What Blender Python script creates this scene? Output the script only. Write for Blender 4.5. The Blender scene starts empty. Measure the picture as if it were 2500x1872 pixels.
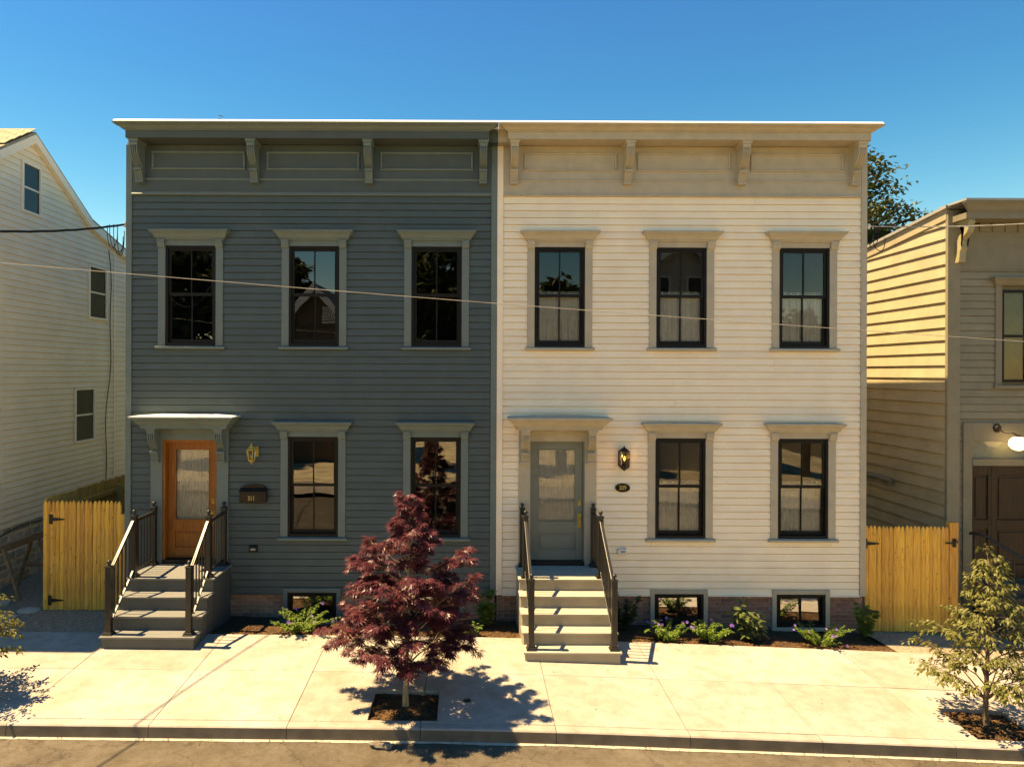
import bpy, bmesh, math, random
from mathutils import Vector, Matrix, noise
R = math.radians
random.seed(7)
scene = bpy.context.scene
COL = scene.collection

# ------------------------------------------------------------------ camera, sky, sun, exposure
ZC, DC, FPX, ROLL = 4.2, 12.0, 1656.0, 0.0040
cam_d = bpy.data.cameras.new('camera')
cam = bpy.data.objects.new('camera', cam_d)
COL.objects.link(cam)
cam.location = (0, -DC, ZC)
cam.rotation_euler = (math.pi / 2, -ROLL, 0)
cam_d.sensor_width = 36.0
cam_d.lens = 36.0 * FPX / 2500.0
cam_d.shift_x = 0.044
cam_d.shift_y = -0.0112
cam_d.clip_end = 2000
scene.camera = cam

SUN_X, SUN_Y = 1.0 / 2.08, -0.018          # how far light travels in x and y per metre of fall
sun_dir = Vector((SUN_X, SUN_Y, -1.0)).normalized()
sun_el = math.asin(-sun_dir.z)
world = bpy.data.worlds.new('World')
scene.world = world
world.use_nodes = True
wn = world.node_tree
for n in list(wn.nodes):
    wn.nodes.remove(n)
sky = wn.nodes.new('ShaderNodeTexSky')
sky.sky_type = 'NISHITA'
sky.sun_disc = False
sky.sun_elevation = sun_el
sky.sun_rotation = R(-90)
sky.altitude = 800
sky.air_density = 1.0
sky.dust_density = 0.3
sky.ozone_density = 4.5
hsv = wn.nodes.new('ShaderNodeHueSaturation')
hsv.inputs['Saturation'].default_value = 1.42
bg = wn.nodes.new('ShaderNodeBackground')
bg.inputs['Strength'].default_value = 0.107
wo = wn.nodes.new('ShaderNodeOutputWorld')
tcw = wn.nodes.new('ShaderNodeTexCoord')
sep = wn.nodes.new('ShaderNodeSeparateXYZ')
rmp = wn.nodes.new('ShaderNodeValToRGB')          # deeper blue with height, as a clear summer sky has
rmp.color_ramp.elements[0].position = 0.12
rmp.color_ramp.elements[0].color = (1.0, 0.90, 0.82, 1)
rmp.color_ramp.elements[1].position = 0.50
rmp.color_ramp.elements[1].color = (0.0, 0.70, 0.93, 1)
mulw = wn.nodes.new('ShaderNodeMix')
mulw.data_type = 'RGBA'
mulw.blend_type = 'MULTIPLY'
mulw.inputs[0].default_value = 1.0
wn.links.new(tcw.outputs['Generated'], sep.inputs[0])
wn.links.new(sep.outputs['Z'], rmp.inputs['Fac'])
wn.links.new(sky.outputs[0], hsv.inputs['Color'])
wn.links.new(hsv.outputs[0], mulw.inputs[6])
wn.links.new(rmp.outputs['Color'], mulw.inputs[7])
wn.links.new(mulw.outputs[2], bg.inputs['Color'])
wn.links.new(bg.outputs[0], wo.inputs['Surface'])
sun_d = bpy.data.lights.new('sun', 'SUN')
sun_d.energy = 3.4
sun_d.angle = R(0.53)
sun_d.color = (1.0, 0.99, 0.96)
sun = bpy.data.objects.new('sun', sun_d)
COL.objects.link(sun)
sun.rotation_euler = sun_dir.to_track_quat('-Z', 'Y').to_euler()
scene.view_settings.view_transform = 'Standard'
scene.view_settings.look = 'None'
scene.view_settings.exposure = 1.7
scene.view_settings.use_white_balance = True
scene.view_settings.white_balance_temperature = 20000
scene.view_settings.gamma = 1.0
scene.view_settings.use_curve_mapping = False
scene.render.engine = 'CYCLES'
scene.cycles.max_bounces = 6
scene.cycles.diffuse_bounces = 3
scene.cycles.glossy_bounces = 3
scene.cycles.transparent_max_bounces = 10
scene.cycles.caustics_reflective = False
scene.cycles.caustics_refractive = False
scene.cycles.use_denoising = True


# ------------------------------------------------------------------ materials
def mat(name, col, rough=0.6, var=0.12, scale=6.0, bump=0.0, bscale=60.0, objvar=0.0, metal=0.0, spec=0.35, col2=None,
        stretch=None, detail=4.0, hue=0.0):
    m = bpy.data.materials.new(name)
    m.use_nodes = True
    nt = m.node_tree
    b = nt.nodes['Principled BSDF']
    L = nt.links.new
    tc = nt.nodes.new('ShaderNodeTexCoord')
    src = tc.outputs['Object']
    if stretch:
        mp = nt.nodes.new('ShaderNodeMapping')
        mp.inputs['Scale'].default_value = stretch
        L(src, mp.inputs['Vector'])
        src = mp.outputs[0]
    nz = nt.nodes.new('ShaderNodeTexNoise')
    nz.inputs['Scale'].default_value = scale
    nz.inputs['Detail'].default_value = detail
    L(src, nz.inputs['Vector'])
    rp = nt.nodes.new('ShaderNodeValToRGB')
    c2 = col2 if col2 else tuple(c * (1 - var) for c in col)
    c1 = col if col2 else tuple(min(1, c * (1 + var)) for c in col)
    rp.color_ramp.elements[0].position = 0.32
    rp.color_ramp.elements[1].position = 0.68
    rp.color_ramp.elements[0].color = (*c2, 1)
    rp.color_ramp.elements[1].color = (*c1, 1)
    L(nz.outputs['Fac'], rp.inputs['Fac'])
    out = rp.outputs['Color']
    if objvar > 0:
        oi = nt.nodes.new('ShaderNodeObjectInfo')
        mr = nt.nodes.new('ShaderNodeMapRange')
        mr.inputs['To Min'].default_value = 1 - objvar
        mr.inputs['To Max'].default_value = 1 + objvar
        L(oi.outputs['Random'], mr.inputs['Value'])
        hs = nt.nodes.new('ShaderNodeHueSaturation')
        L(mr.outputs[0], hs.inputs['Value'])
        if hue:
            mh = nt.nodes.new('ShaderNodeMapRange')
            mh.inputs['To Min'].default_value = 0.5 - hue
            mh.inputs['To Max'].default_value = 0.5 + hue
            L(oi.outputs['Random'], mh.inputs['Value'])
            L(mh.outputs[0], hs.inputs['Hue'])
        L(out, hs.inputs['Color'])
        out = hs.outputs['Color']
    L(out, b.inputs['Base Color'])
    b.inputs['Roughness'].default_value = rough
    b.inputs['Metallic'].default_value = metal
    b.inputs['Specular IOR Level'].default_value = spec
    if bump > 0:
        n2 = nt.nodes.new('ShaderNodeTexNoise')
        n2.inputs['Scale'].default_value = bscale
        n2.inputs['Detail'].default_value = 5
        L(src, n2.inputs['Vector'])
        bp = nt.nodes.new('ShaderNodeBump')
        bp.inputs['Strength'].default_value = bump
        bp.inputs['Distance'].default_value = 0.02
        L(n2.outputs['Fac'], bp.inputs['Height'])
        L(bp.outputs[0], b.inputs['Normal'])
    return m


def ground_mat(name, c1, c2, scale, bump, crack=0.0, grit=0.22):
    """mottled paving: broad stains, fine grit, pitted dark specks and, if asked, thin cracks"""
    m = bpy.data.materials.new(name)
    m.use_nodes = True
    nt = m.node_tree
    b = nt.nodes['Principled BSDF']
    L = nt.links.new
    geo = nt.nodes.new('ShaderNodeNewGeometry')

    def nz(sc, det=6, rough=0.6):
        n = nt.nodes.new('ShaderNodeTexNoise')
        n.inputs['Scale'].default_value = sc
        n.inputs['Detail'].default_value = det
        n.inputs['Roughness'].default_value = rough
        L(geo.outputs['Position'], n.inputs['Vector'])
        return n.outputs['Fac']

    def ramp(src, p0, p1, a, c):
        r = nt.nodes.new('ShaderNodeValToRGB')
        r.color_ramp.elements[0].position = p0
        r.color_ramp.elements[1].position = p1
        r.color_ramp.elements[0].color = (*a, 1)
        r.color_ramp.elements[1].color = (*c, 1)
        L(src, r.inputs['Fac'])
        return r.outputs['Color']

    def mul(a, c, f=1.0):
        x = nt.nodes.new('ShaderNodeMix')
        x.data_type = 'RGBA'
        x.blend_type = 'MULTIPLY'
        x.inputs[0].default_value = f
        L(a, x.inputs[6])
        L(c, x.inputs[7])
        return x.outputs[2]
    base = ramp(nz(scale, 9), 0.34, 0.66, c2, c1)
    base = mul(base, ramp(nz(scale * 5.3, 5), 0.35, 0.6, (0.86, 0.84, 0.80), (1.04, 1.03, 1.02)))
    base = mul(base, ramp(nz(170, 2), 0.30, 0.62, (1 - grit, 1 - grit, 1 - grit), (1.06, 1.05, 1.04)))
    base = mul(base, ramp(nz(26, 2, 0.4), 0.22, 0.27, (0.35, 0.31, 0.26), (1, 1, 1)))
    if crack:
        v = nt.nodes.new('ShaderNodeTexVoronoi')
        v.feature = 'DISTANCE_TO_EDGE'
        v.inputs['Scale'].default_value = 0.55
        w = nt.nodes.new('ShaderNodeVectorMath')
        w.operation = 'ADD'
        wn2 = nt.nodes.new('ShaderNodeTexNoise')
        wn2.inputs['Scale'].default_value = 2.5
        wn2.inputs['Detail'].default_value = 6
        L(geo.outputs['Position'], wn2.inputs['Vector'])
        L(geo.outputs['Position'], w.inputs[0])
        L(wn2.outputs['Color'], w.inputs[1])
        L(w.outputs[0], v.inputs['Vector'])
        base = mul(base, ramp(v.outputs['Distance'], 0.0, 0.012, (0.35, 0.33, 0.3), (1, 1, 1)), crack)
    oi = nt.nodes.new('ShaderNodeObjectInfo')
    base = mul(base, ramp(oi.outputs['Random'], 0.0, 1.0, (0.90, 0.885, 0.86), (1.04, 1.04, 1.04)))
    base = mul(base, ramp(nz(0.55, 3), 0.40, 0.52, (0.93, 0.91, 0.87), (1, 1, 1)))
    L(base, b.inputs['Base Color'])
    b.inputs['Roughness'].default_value = 0.9
    b.inputs['Specular IOR Level'].default_value = 0.2
    bp = nt.nodes.new('ShaderNodeBump')
    bp.inputs['Strength'].default_value = bump
    bp.inputs['Distance'].default_value = 0.01
    L(nz(150, 3), bp.inputs['Height'])
    L(bp.outputs[0], b.inputs['Normal'])
    return m


def add_knots(m, dark=(0.36, 0.26, 0.18), sx=26.0, sz=5.0, thr=0.085):
    """pine knots and darker grain on an existing board material"""
    nt = m.node_tree
    b = nt.nodes['Principled BSDF']
    src = b.inputs['Base Color'].links[0].from_socket
    L = nt.links.new
    geo = nt.nodes.new('ShaderNodeNewGeometry')
    mp = nt.nodes.new('ShaderNodeMapping')
    mp.inputs['Scale'].default_value = (sx / 2.2, 3.0, sz)
    L(geo.outputs['Position'], mp.inputs['Vector'])
    v = nt.nodes.new('ShaderNodeTexVoronoi')
    v.inputs['Scale'].default_value = 1.0
    v.inputs['Randomness'].default_value = 1.0
    L(mp.outputs[0], v.inputs['Vector'])
    r = nt.nodes.new('ShaderNodeValToRGB')
    r.color_ramp.elements[0].position = thr * 0.5
    r.color_ramp.elements[0].color = (*dark, 1)
    r.color_ramp.elements[1].position = thr * 1.6
    r.color_ramp.elements[1].color = (1, 1, 1, 1)
    L(v.outputs['Distance'], r.inputs['Fac'])
    n = nt.nodes.new('ShaderNodeTexNoise')
    n.inputs['Scale'].default_value = 1.0
    n.inputs['Detail'].default_value = 5
    mp2 = nt.nodes.new('ShaderNodeMapping')
    mp2.inputs['Scale'].default_value = (130, 60, 3.0)
    L(geo.outputs['Position'], mp2.inputs['Vector'])
    L(mp2.outputs[0], n.inputs['Vector'])
    r2 = nt.nodes.new('ShaderNodeValToRGB')
    r2.color_ramp.elements[0].position = 0.35
    r2.color_ramp.elements[0].color = (0.68, 0.60, 0.5, 1)
    r2.color_ramp.elements[1].position = 0.6
    r2.color_ramp.elements[1].color = (1.05, 1.05, 1.05, 1)
    L(n.outputs['Fac'], r2.inputs['Fac'])
    out = src
    for t in (r, r2):
        x = nt.nodes.new('ShaderNodeMix')
        x.data_type = 'RGBA'
        x.blend_type = 'MULTIPLY'
        x.inputs[0].default_value = 1.0
        L(out, x.inputs[6])
        L(t.outputs['Color'], x.inputs[7])
        out = x.outputs[2]
    L(out, b.inputs['Base Color'])


def leaf_mat(name, col, col2, trans=0.35, rough=0.45):
    m = mat(name, col, rough, col2=col2, scale=13.0, spec=0.4)
    nt = m.node_tree
    b = nt.nodes['Principled BSDF']
    o = nt.nodes['Material Output']
    tr = nt.nodes.new('ShaderNodeBsdfTranslucent')
    mx = nt.nodes.new('ShaderNodeMixShader')
    mx.inputs[0].default_value = trans
    src = b.inputs['Base Color'].links[0].from_socket
    nt.links.new(src, tr.inputs['Color'])
    nt.links.new(b.outputs[0], mx.inputs[1])
    nt.links.new(tr.outputs[0], mx.inputs[2])
    nt.links.new(mx.outputs[0], o.inputs['Surface'])
    return m


def glass_mat(name, refl=0.16, tint=(0.9, 0.93, 0.9)):
    m = bpy.data.materials.new(name)
    m.use_nodes = True
    nt = m.node_tree
    for n in list(nt.nodes):
        if n.type != 'OUTPUT_MATERIAL':
            nt.nodes.remove(n)
    o = [n for n in nt.nodes if n.type == 'OUTPUT_MATERIAL'][0]
    t = nt.nodes.new('ShaderNodeBsdfTransparent')
    t.inputs[0].default_value = (*tint, 1)
    g = nt.nodes.new('ShaderNodeBsdfGlossy')
    g.inputs['Roughness'].default_value = 0.003
    fr = nt.nodes.new('ShaderNodeFresnel')
    fr.inputs['IOR'].default_value = 1.5
    ad = nt.nodes.new('ShaderNodeMath')
    ad.operation = 'ADD'
    ad.use_clamp = True
    ad.inputs[1].default_value = refl - 0.04
    nt.links.new(fr.outputs[0], ad.inputs[0])
    tc = nt.nodes.new('ShaderNodeTexCoord')
    nz = nt.nodes.new('ShaderNodeTexNoise')
    nz.inputs['Scale'].default_value = 1.6
    nz.inputs['Detail'].default_value = 1
    bp = nt.nodes.new('ShaderNodeBump')
    bp.inputs['Strength'].default_value = 0.05
    bp.inputs['Distance'].default_value = 0.03
    nt.links.new(tc.outputs['Object'], nz.inputs['Vector'])
    nt.links.new(nz.outputs['Fac'], bp.inputs['Height'])
    nt.links.new(bp.outputs[0], g.inputs['Normal'])
    mx = nt.nodes.new('ShaderNodeMixShader')
    nt.links.new(ad.outputs[0], mx.inputs[0])
    nt.links.new(t.outputs[0], mx.inputs[1])
    nt.links.new(g.outputs[0], mx.inputs[2])
    nt.links.new(mx.outputs[0], o.inputs['Surface'])
    return m


def emit_mat(name, col, strength):
    m = bpy.data.materials.new(name)
    m.use_nodes = True
    b = m.node_tree.nodes['Principled BSDF']
    b.inputs['Base Color'].default_value = (*col, 1)
    b.inputs['Emission Color'].default_value = (*col, 1)
    b.inputs['Emission Strength'].default_value = strength
    return m


M = {}
M['slate'] = mat('slate_paint', (0.066, 0.096, 0.092), 0.55, 0.07, 3.0, 0.12, 90, objvar=0.05)
M['slate_trim'] = mat('slate_trim_paint', (0.13, 0.176, 0.163), 0.55, 0.06, 4.0, 0.08, 80)
M['slate_frieze'] = mat('slate_frieze_paint', (0.064, 0.088, 0.084), 0.55, 0.06, 4.0, 0.08, 80)
M['cream'] = mat('cream_paint', (1.0, 0.815, 0.61), 0.6, 0.05, 2.5, 0.10, 90, objvar=0.03)
M['cream_corner'] = mat('cream_corner_paint', (1.0, 0.815, 0.61), 0.6, 0.04, 4.0, 0.05, 80)
M['taupe'] = mat('taupe_trim_paint', (0.46, 0.395, 0.295), 0.6, 0.07, 5.0, 0.08, 80)
M['white_metal'] = mat('white_metal', (0.82, 0.80, 0.76), 0.35, 0.03, 3.0, spec=0.5)
M['black'] = mat('black_paint', (0.010, 0.009, 0.008), 0.5, 0.1, 5.0, spec=0.2)
M['rail'] = mat('black_powder_coat', (0.016, 0.015, 0.014), 0.38, 0.1, 9.0, spec=0.55)
M['glass'] = glass_mat('window_glass', 0.135)
M['glass_c'] = glass_mat('clear_window_glass', 0.08, (0.98, 0.98, 0.96))
M['glass_dim'] = glass_mat('dull_window_glass', 0.045)
M['glass_b'] = glass_mat('basement_glass', 0.55)
M['curtain'] = leaf_mat('curtain_fabric', (1.0, 0.97, 0.86), (0.9, 0.87, 0.75), 0.4, 0.9)
M['curtain2'] = leaf_mat('door_curtain_fabric', (1.0, 0.96, 0.85), (0.92, 0.87, 0.76), 0.35, 0.9)
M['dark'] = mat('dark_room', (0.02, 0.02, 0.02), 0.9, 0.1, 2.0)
M['wood_door'] = mat('oiled_cedar', (0.42, 0.135, 0.03), 0.42, col2=(0.25, 0.075, 0.017), scale=5.0, stretch=(9, 9, 0.8), bump=0.05)
M['grey_door'] = mat('sage_door_paint', (0.2, 0.215, 0.175), 0.5, 0.05, 4.0, 0.03, 60)
M['brass'] = mat('brass', (0.60, 0.37, 0.08), 0.5, 0.12, 20, metal=0.15)
M['bronze'] = mat('dark_bronze', (0.028, 0.018, 0.014), 0.4, 0.2, 14, metal=0.3)
M['gold'] = mat('gold_paint', (0.75, 0.5, 0.13), 0.35, 0.05, 9)
M['plastic_white'] = mat('white_plastic', (0.72, 0.69, 0.62), 0.45, 0.03, 9)
M['brick'] = mat('red_brick', (0.36, 0.17, 0.13), 0.85, 0.3, 14.0, 0.5, 120, objvar=0.22, hue=0.012)
M['brick_t'] = mat('tan_brick', (0.44, 0.24, 0.17), 0.85, 0.28, 14.0, 0.5, 120, objvar=0.2, hue=0.012)
M['mortar'] = mat('mortar', (0.5, 0.43, 0.34), 0.95, 0.12, 20.0, 0.4, 150)
M['concrete'] = ground_mat('sidewalk_concrete', (0.43, 0.388, 0.365), (0.40, 0.35, 0.31), 0.9, 0.10)
M['kerb'] = mat('shaded_kerb_concrete', (0.15, 0.118, 0.088), 0.85, 0.2, 5.0, 0.25, 90, detail=8)  # same concrete as the sidewalk, shade on the kerb front painted in
M['asphalt'] = ground_mat('worn_asphalt', (0.195, 0.165, 0.135), (0.135, 0.11, 0.088), 2.4, 0.5, crack=0.5, grit=0.55)
M['gutter'] = mat('gutter_cement', (0.42, 0.38, 0.31), 0.8, 0.12, 8, 0.2, 120)
M['mulch'] = mat('mulch', (0.085, 0.042, 0.02), 0.95, 0.5, 30, 0.9, 90)
M['chip'] = mat('bark_chip', (0.20, 0.095, 0.038), 0.9, col2=(0.06, 0.03, 0.014), scale=12)
M['gravel'] = mat('gravel_dirt', (0.36, 0.28, 0.2), 0.95, 0.35, 22, 0.9, 140)
M['earth'] = mat('earth', (0.12, 0.09, 0.055), 0.95, 0.3, 4, 0.6, 40)
M['grass'] = leaf_mat('grass_blades', (0.09, 0.13, 0.025), (0.05, 0.085, 0.018), 0.3, 0.6)
M['fence'] = mat('new_pine', (0.97, 0.45, 0.095), 0.6, 0.16, 3.0, 0.15, 40, objvar=0.2, stretch=(14, 14, 1.2), hue=0.008)
M['fence_old'] = mat('older_pine', (0.75, 0.42, 0.14), 0.7, 0.2, 3.0, 0.2, 40, objvar=0.15, stretch=(14, 14, 1.2))
M['dry_lawn'] = mat('dry_lawn', (0.6, 0.48, 0.32), 0.95, 0.35, 1.5)  # paled beyond dry grass so it bounces light onto the house fronts
add_knots(M['fence'])
add_knots(M['fence_old'])
M['iron'] = mat('black_iron', (0.012, 0.011, 0.01), 0.5, 0.1, 12)
M['old_wood'] = mat('weathered_wood', (0.3, 0.2, 0.12), 0.8, 0.35, 4, 0.3, 40, objvar=0.15, stretch=(10, 3, 10))
M['vinyl'] = mat('taupe_vinyl', (0.95, 0.78, 0.6), 0.55, 0.05, 2.0, 0.05, 60, objvar=0.02)
M['vinyl_trim'] = mat('vinyl_trim', (0.97, 0.82, 0.66), 0.5, 0.04, 3.0)
M['screen'] = mat('window_screen', (0.05, 0.045, 0.045), 0.6, 0.2, 3.0)
M['stone'] = mat('rubble_stone', (0.5, 0.42, 0.32), 0.9, 0.25, 5, 0.7, 25, objvar=0.12)
M['shingle'] = mat('tan_shingle', (0.36, 0.29, 0.19), 0.9, 0.25, 8, 0.4, 60, objvar=0.12)
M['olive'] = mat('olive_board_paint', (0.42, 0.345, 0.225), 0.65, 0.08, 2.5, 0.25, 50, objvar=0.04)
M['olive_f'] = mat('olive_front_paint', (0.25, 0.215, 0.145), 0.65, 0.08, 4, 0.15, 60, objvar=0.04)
M['olive_t'] = mat('olive_trim_paint', (0.22, 0.19, 0.13), 0.65, 0.07, 4, 0.1, 60)
M['olive_s'] = mat('olive_scroll_paint', (0.36, 0.31, 0.18), 0.65, 0.07, 4, 0.1, 60)
M['walnut'] = mat('dark_stained_door', (0.036, 0.016, 0.008), 0.45, 0.35, 4, 0.1, 30, stretch=(8, 8, 1))
M['roof_metal'] = mat('grey_roof_metal', (0.33, 0.32, 0.30), 0.4, 0.1, 4)
M['globe'] = emit_mat('lit_opal_globe', (1.0, 0.9, 0.76), 1.1)
M['bulb'] = emit_mat('lit_bulb', (1.0, 0.58, 0.16), 2.5)
M['brownstone'] = mat('brown_stone_step', (0.12, 0.075, 0.05), 0.85, 0.2, 6, 0.3, 60)
M['bark'] = mat('smooth_bark', (0.33, 0.255, 0.16), 0.85, 0.25, 9, 0.5, 40, stretch=(4, 4, 1))
M['bark_d'] = mat('dark_bark', (0.15, 0.10, 0.07), 0.9, 0.3, 9, 0.6, 40, stretch=(4, 4, 1))
M['red_leaf'] = leaf_mat('maple_leaf', (0.2, 0.05, 0.062), (0.07, 0.017, 0.028), 0.36, 0.36)
M['dog_leaf'] = leaf_mat('dogwood_leaf', (0.22, 0.21, 0.06), (0.12, 0.125, 0.035), 0.35, 0.45)
M['green_leaf'] = leaf_mat('tree_leaf', (0.06, 0.072, 0.014), (0.028, 0.04, 0.009), 0.3, 0.45)
M['lime_leaf'] = leaf_mat('lime_leaf', (0.17, 0.25, 0.04), (0.085, 0.15, 0.022), 0.35, 0.5)
M['shrub_leaf'] = leaf_mat('shrub_leaf', (0.14, 0.17, 0.055), (0.08, 0.105, 0.03), 0.3, 0.45)
M['deep_leaf'] = leaf_mat('deep_leaf', (0.06, 0.09, 0.022), (0.03, 0.05, 0.012), 0.3, 0.45)
M['petal'] = leaf_mat('violet_petal', (0.40, 0.17, 0.62), (0.28, 0.12, 0.50), 0.3, 0.6)
M['petal_p'] = leaf_mat('pink_petal', (0.65, 0.28, 0.45), (0.5, 0.2, 0.4), 0.3, 0.6)
M['cable'] = mat('black_cable', (0.012, 0.012, 0.012), 0.5, 0.1, 9)
M['cable_l'] = mat('grey_cable', (0.42, 0.39, 0.35), 0.5, 0.1, 9)
M['cable_tan'] = mat('tan_cable', (0.50, 0.44, 0.36), 0.5, 0.1, 9)
M['brown_house'] = mat('brown_house_paint', (0.12, 0.085, 0.055), 0.7, 0.1, 3)
M['grey_house'] = mat('grey_house_paint', (0.5, 0.47, 0.42), 0.7, 0.1, 3)
M['lump'] = mat('broken_concrete', (0.20, 0.165, 0.13), 0.95, 0.35, 14, 0.8, 60)


# ------------------------------------------------------------------ geometry helpers
class MB:
    def __init__(s):
        s.v = []
        s.f = []

    def box(s, x0, x1, y0, y1, z0, z1):
        b = len(s.v)
        s.v += [(x0, y0, z0), (x1, y0, z0), (x1, y1, z0), (x0, y1, z0), (x0, y0, z1), (x1, y0, z1), (x1, y1, z1), (x0, y1, z1)]
        s.f += [tuple(b + i for i in q) for q in ((0, 3, 2, 1), (4, 5, 6, 7), (0, 1, 5, 4), (1, 2, 6, 5), (2, 3, 7, 6), (3, 0, 4, 7))]
        return s

    def prism(s, poly, axis, a0, a1):
        """polygon (p,q) extruded along an axis; x: (y,z), y: (x,z), z: (x,y)"""
        b = len(s.v)
        n = len(poly)
        for a in (a0, a1):
            for p, q in poly:
                s.v.append({'x': (a, p, q), 'y': (p, a, q), 'z': (p, q, a)}[axis])
        s.f.append(tuple(b + i for i in range(n)))
        s.f.append(tuple(b + n + i for i in reversed(range(n))))
        for i in range(n):
            j = (i + 1) % n
            s.f.append((b + i, b + n + i, b + n + j, b + j))
        return s

    def mitre(s, prof, x0, x1, yw=0.0):
        """moulding that runs along x and returns to the wall at both ends; prof = [(projection, z)] measured for both front and ends"""
        b = len(s.v)
        n = len(prof)
        for p, z in prof:
            s.v += [(x0 - p, yw, z), (x0 - p, yw - p, z), (x1 + p, yw - p, z), (x1 + p, yw, z)]
        for i in range(n - 1):
            for k in range(3):
                a = b + i * 4 + k
                s.f.append((a, a + 1, a + 5, a + 4))
        s.f.append((b, b + 1, b + 2, b + 3))
        t = b + (n - 1) * 4
        s.f.append((t + 3, t + 2, t + 1, t))
        return s

    def tube(s, pts, r, n=6, cap=True):
        b0 = len(s.v)
        pts = [Vector(p) for p in pts]
        rs = r if isinstance(r, (list, tuple)) else [r] * len(pts)
        up = None
        for i, p in enumerate(pts):
            d = (pts[min(i + 1, len(pts) - 1)] - pts[max(i - 1, 0)])
            if d.length < 1e-9:
                d = Vector((0, 0, 1))
            d.normalize()
            if up is None:
                up = Vector((1, 0, 0)) if abs(d.x) < 0.8 else Vector((0, 1, 0))
            u = (up - d * up.dot(d))
            if u.length < 1e-6:
                u = d.orthogonal()
            u.normalize()
            up = u
            w = d.cross(u)
            for k in range(n):
                a = 2 * math.pi * k / n
                s.v.append(tuple(p + (u * math.cos(a) + w * math.sin(a)) * rs[i]))
        for i in range(len(pts) - 1):
            for k in range(n):
                a = b0 + i * n + k
                c = b0 + i * n + (k + 1) % n
                s.f.append((a, c, c + n, a + n))
        if cap:
            s.f.append(tuple(b0 + k for k in reversed(range(n))))
            e = b0 + (len(pts) - 1) * n
            s.f.append(tuple(e + k for k in range(n)))
        return s

    def lathe(s, prof, cx, cy, n=10, a0=0.0):
        b = len(s.v)
        for r, z in prof:
            for k in range(n):
                a = a0 + 2 * math.pi * k / n
                s.v.append((cx + r * math.cos(a), cy + r * math.sin(a), z))
        for i in range(len(prof) - 1):
            for k in range(n):
                p = b + i * n + k
                q = b + i * n + (k + 1) % n
                s.f.append((p, q, q + n, p + n))
        s.f.append(tuple(b + k for k in reversed(range(n))))
        e = b + (len(prof) - 1) * n
        s.f.append(tuple(e + k for k in range(n)))
        return s

    def quad(s, a, b_, c, d):
        b = len(s.v)
        s.v += [tuple(a), tuple(b_), tuple(c), tuple(d)]
        s.f.append((b, b + 1, b + 2, b + 3))
        return s

    def mesh(s, name):
        me = bpy.data.meshes.new(name)
        me.from_pydata(s.v, [], s.f)
        me.update()
        return me

    def build(s, name, m, parent=None, smooth=False, bevel=0.0, fix=True, loc=None):
        me = s.mesh(name)
        if fix:
            bm = bmesh.new()
            bm.from_mesh(me)
            bmesh.ops.recalc_face_normals(bm, faces=bm.faces)
            bm.to_mesh(me)
            bm.free()
        me.materials.append(M[m] if isinstance(m, str) else m)
        if smooth:
            me.polygons.foreach_set('use_smooth', [True] * len(me.polygons))
        return link(name, me, parent, bevel, loc)


def link(name, me, parent=None, bevel=0.0, loc=None):
    o = bpy.data.objects.new(name, me)
    COL.objects.link(o)
    if parent:
        o.parent = parent
    if loc:
        o.location = loc
    if bevel > 0:
        md = o.modifiers.new('edge', 'BEVEL')
        md.width = bevel
        md.segments = 2
        md.limit_method = 'ANGLE'
    return o


def tag(o, label, cat=None, group=None, kind=None):
    if label:
        o['label'] = label
    if cat:
        o['category'] = cat
    if group:
        o['group'] = group
    if kind:
        o['kind'] = kind
    return o


def thing(name, label, cat, loc=(0, 0, 0), group=None):
    o = bpy.data.objects.new(name, None)
    COL.objects.link(o)
    o.location = loc
    o.empty_display_size = 0.2
    return tag(o, label, cat, group)


def text_mesh(name, body, size, m, parent, loc, sx=0.72, ext=0.003):
    cu = bpy.data.curves.new(name, 'FONT')
    cu.body = body
    cu.size = size
    cu.extrude = ext
    cu.align_x = 'CENTER'
    cu.align_y = 'CENTER'
    t = bpy.data.objects.new(name, cu)
    COL.objects.link(t)
    dg = bpy.context.evaluated_depsgraph_get()
    me = bpy.data.meshes.new_from_object(t.evaluated_get(dg))
    bpy.data.objects.remove(t)
    bpy.data.curves.remove(cu)
    me.materials.clear()
    me.materials.append(M[m])
    o = link(name, me, parent)
    o.location = loc
    o.rotation_euler = (math.pi / 2, 0, 0)
    o.scale = (sx, 1, 1)
    return o


def interp(x, xs):
    for (a, va), (b, vb) in zip(xs, xs[1:]):
        if x <= b:
            t = max(0.0, min(1.0, (x - a) / (b - a)))
            return va + (vb - va) * t
    return xs[-1][1]


GK = [(-60, 0.45), (-30, 0.18), (-12, 0.03), (-6.5, 0.0), (-4.2, -0.017), (-1, -0.037), (0.9, -0.062), (2.43, -0.110), (5.0, -0.197), (6.5, -0.250),
      (7.5, -0.292), (12, -0.48), (30, -1.2), (60, -2.0)]


def g(x):
    return (interp(x, GK) + interp(x - 0.7, GK) + interp(x + 0.7, GK)) / 3.0


YB, YK = -1.1, -3.75


def walk(x, y):                 # sidewalk surface, falling to the kerb
    return g(x) - 0.035 * (YB - y)


def road_z(x):
    return walk(x, YK) - 0.165


def bed(x, y):                  # planting bed: sinks towards the house
    t = max(0.0, min(1.0, (y - YB) / (-YB)))
    return g(x) - 0.025 - 0.11 * t ** 0.8 + 0.02 * noise.noise(Vector((x * 2.1, y * 2.1, 0.0)))


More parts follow.
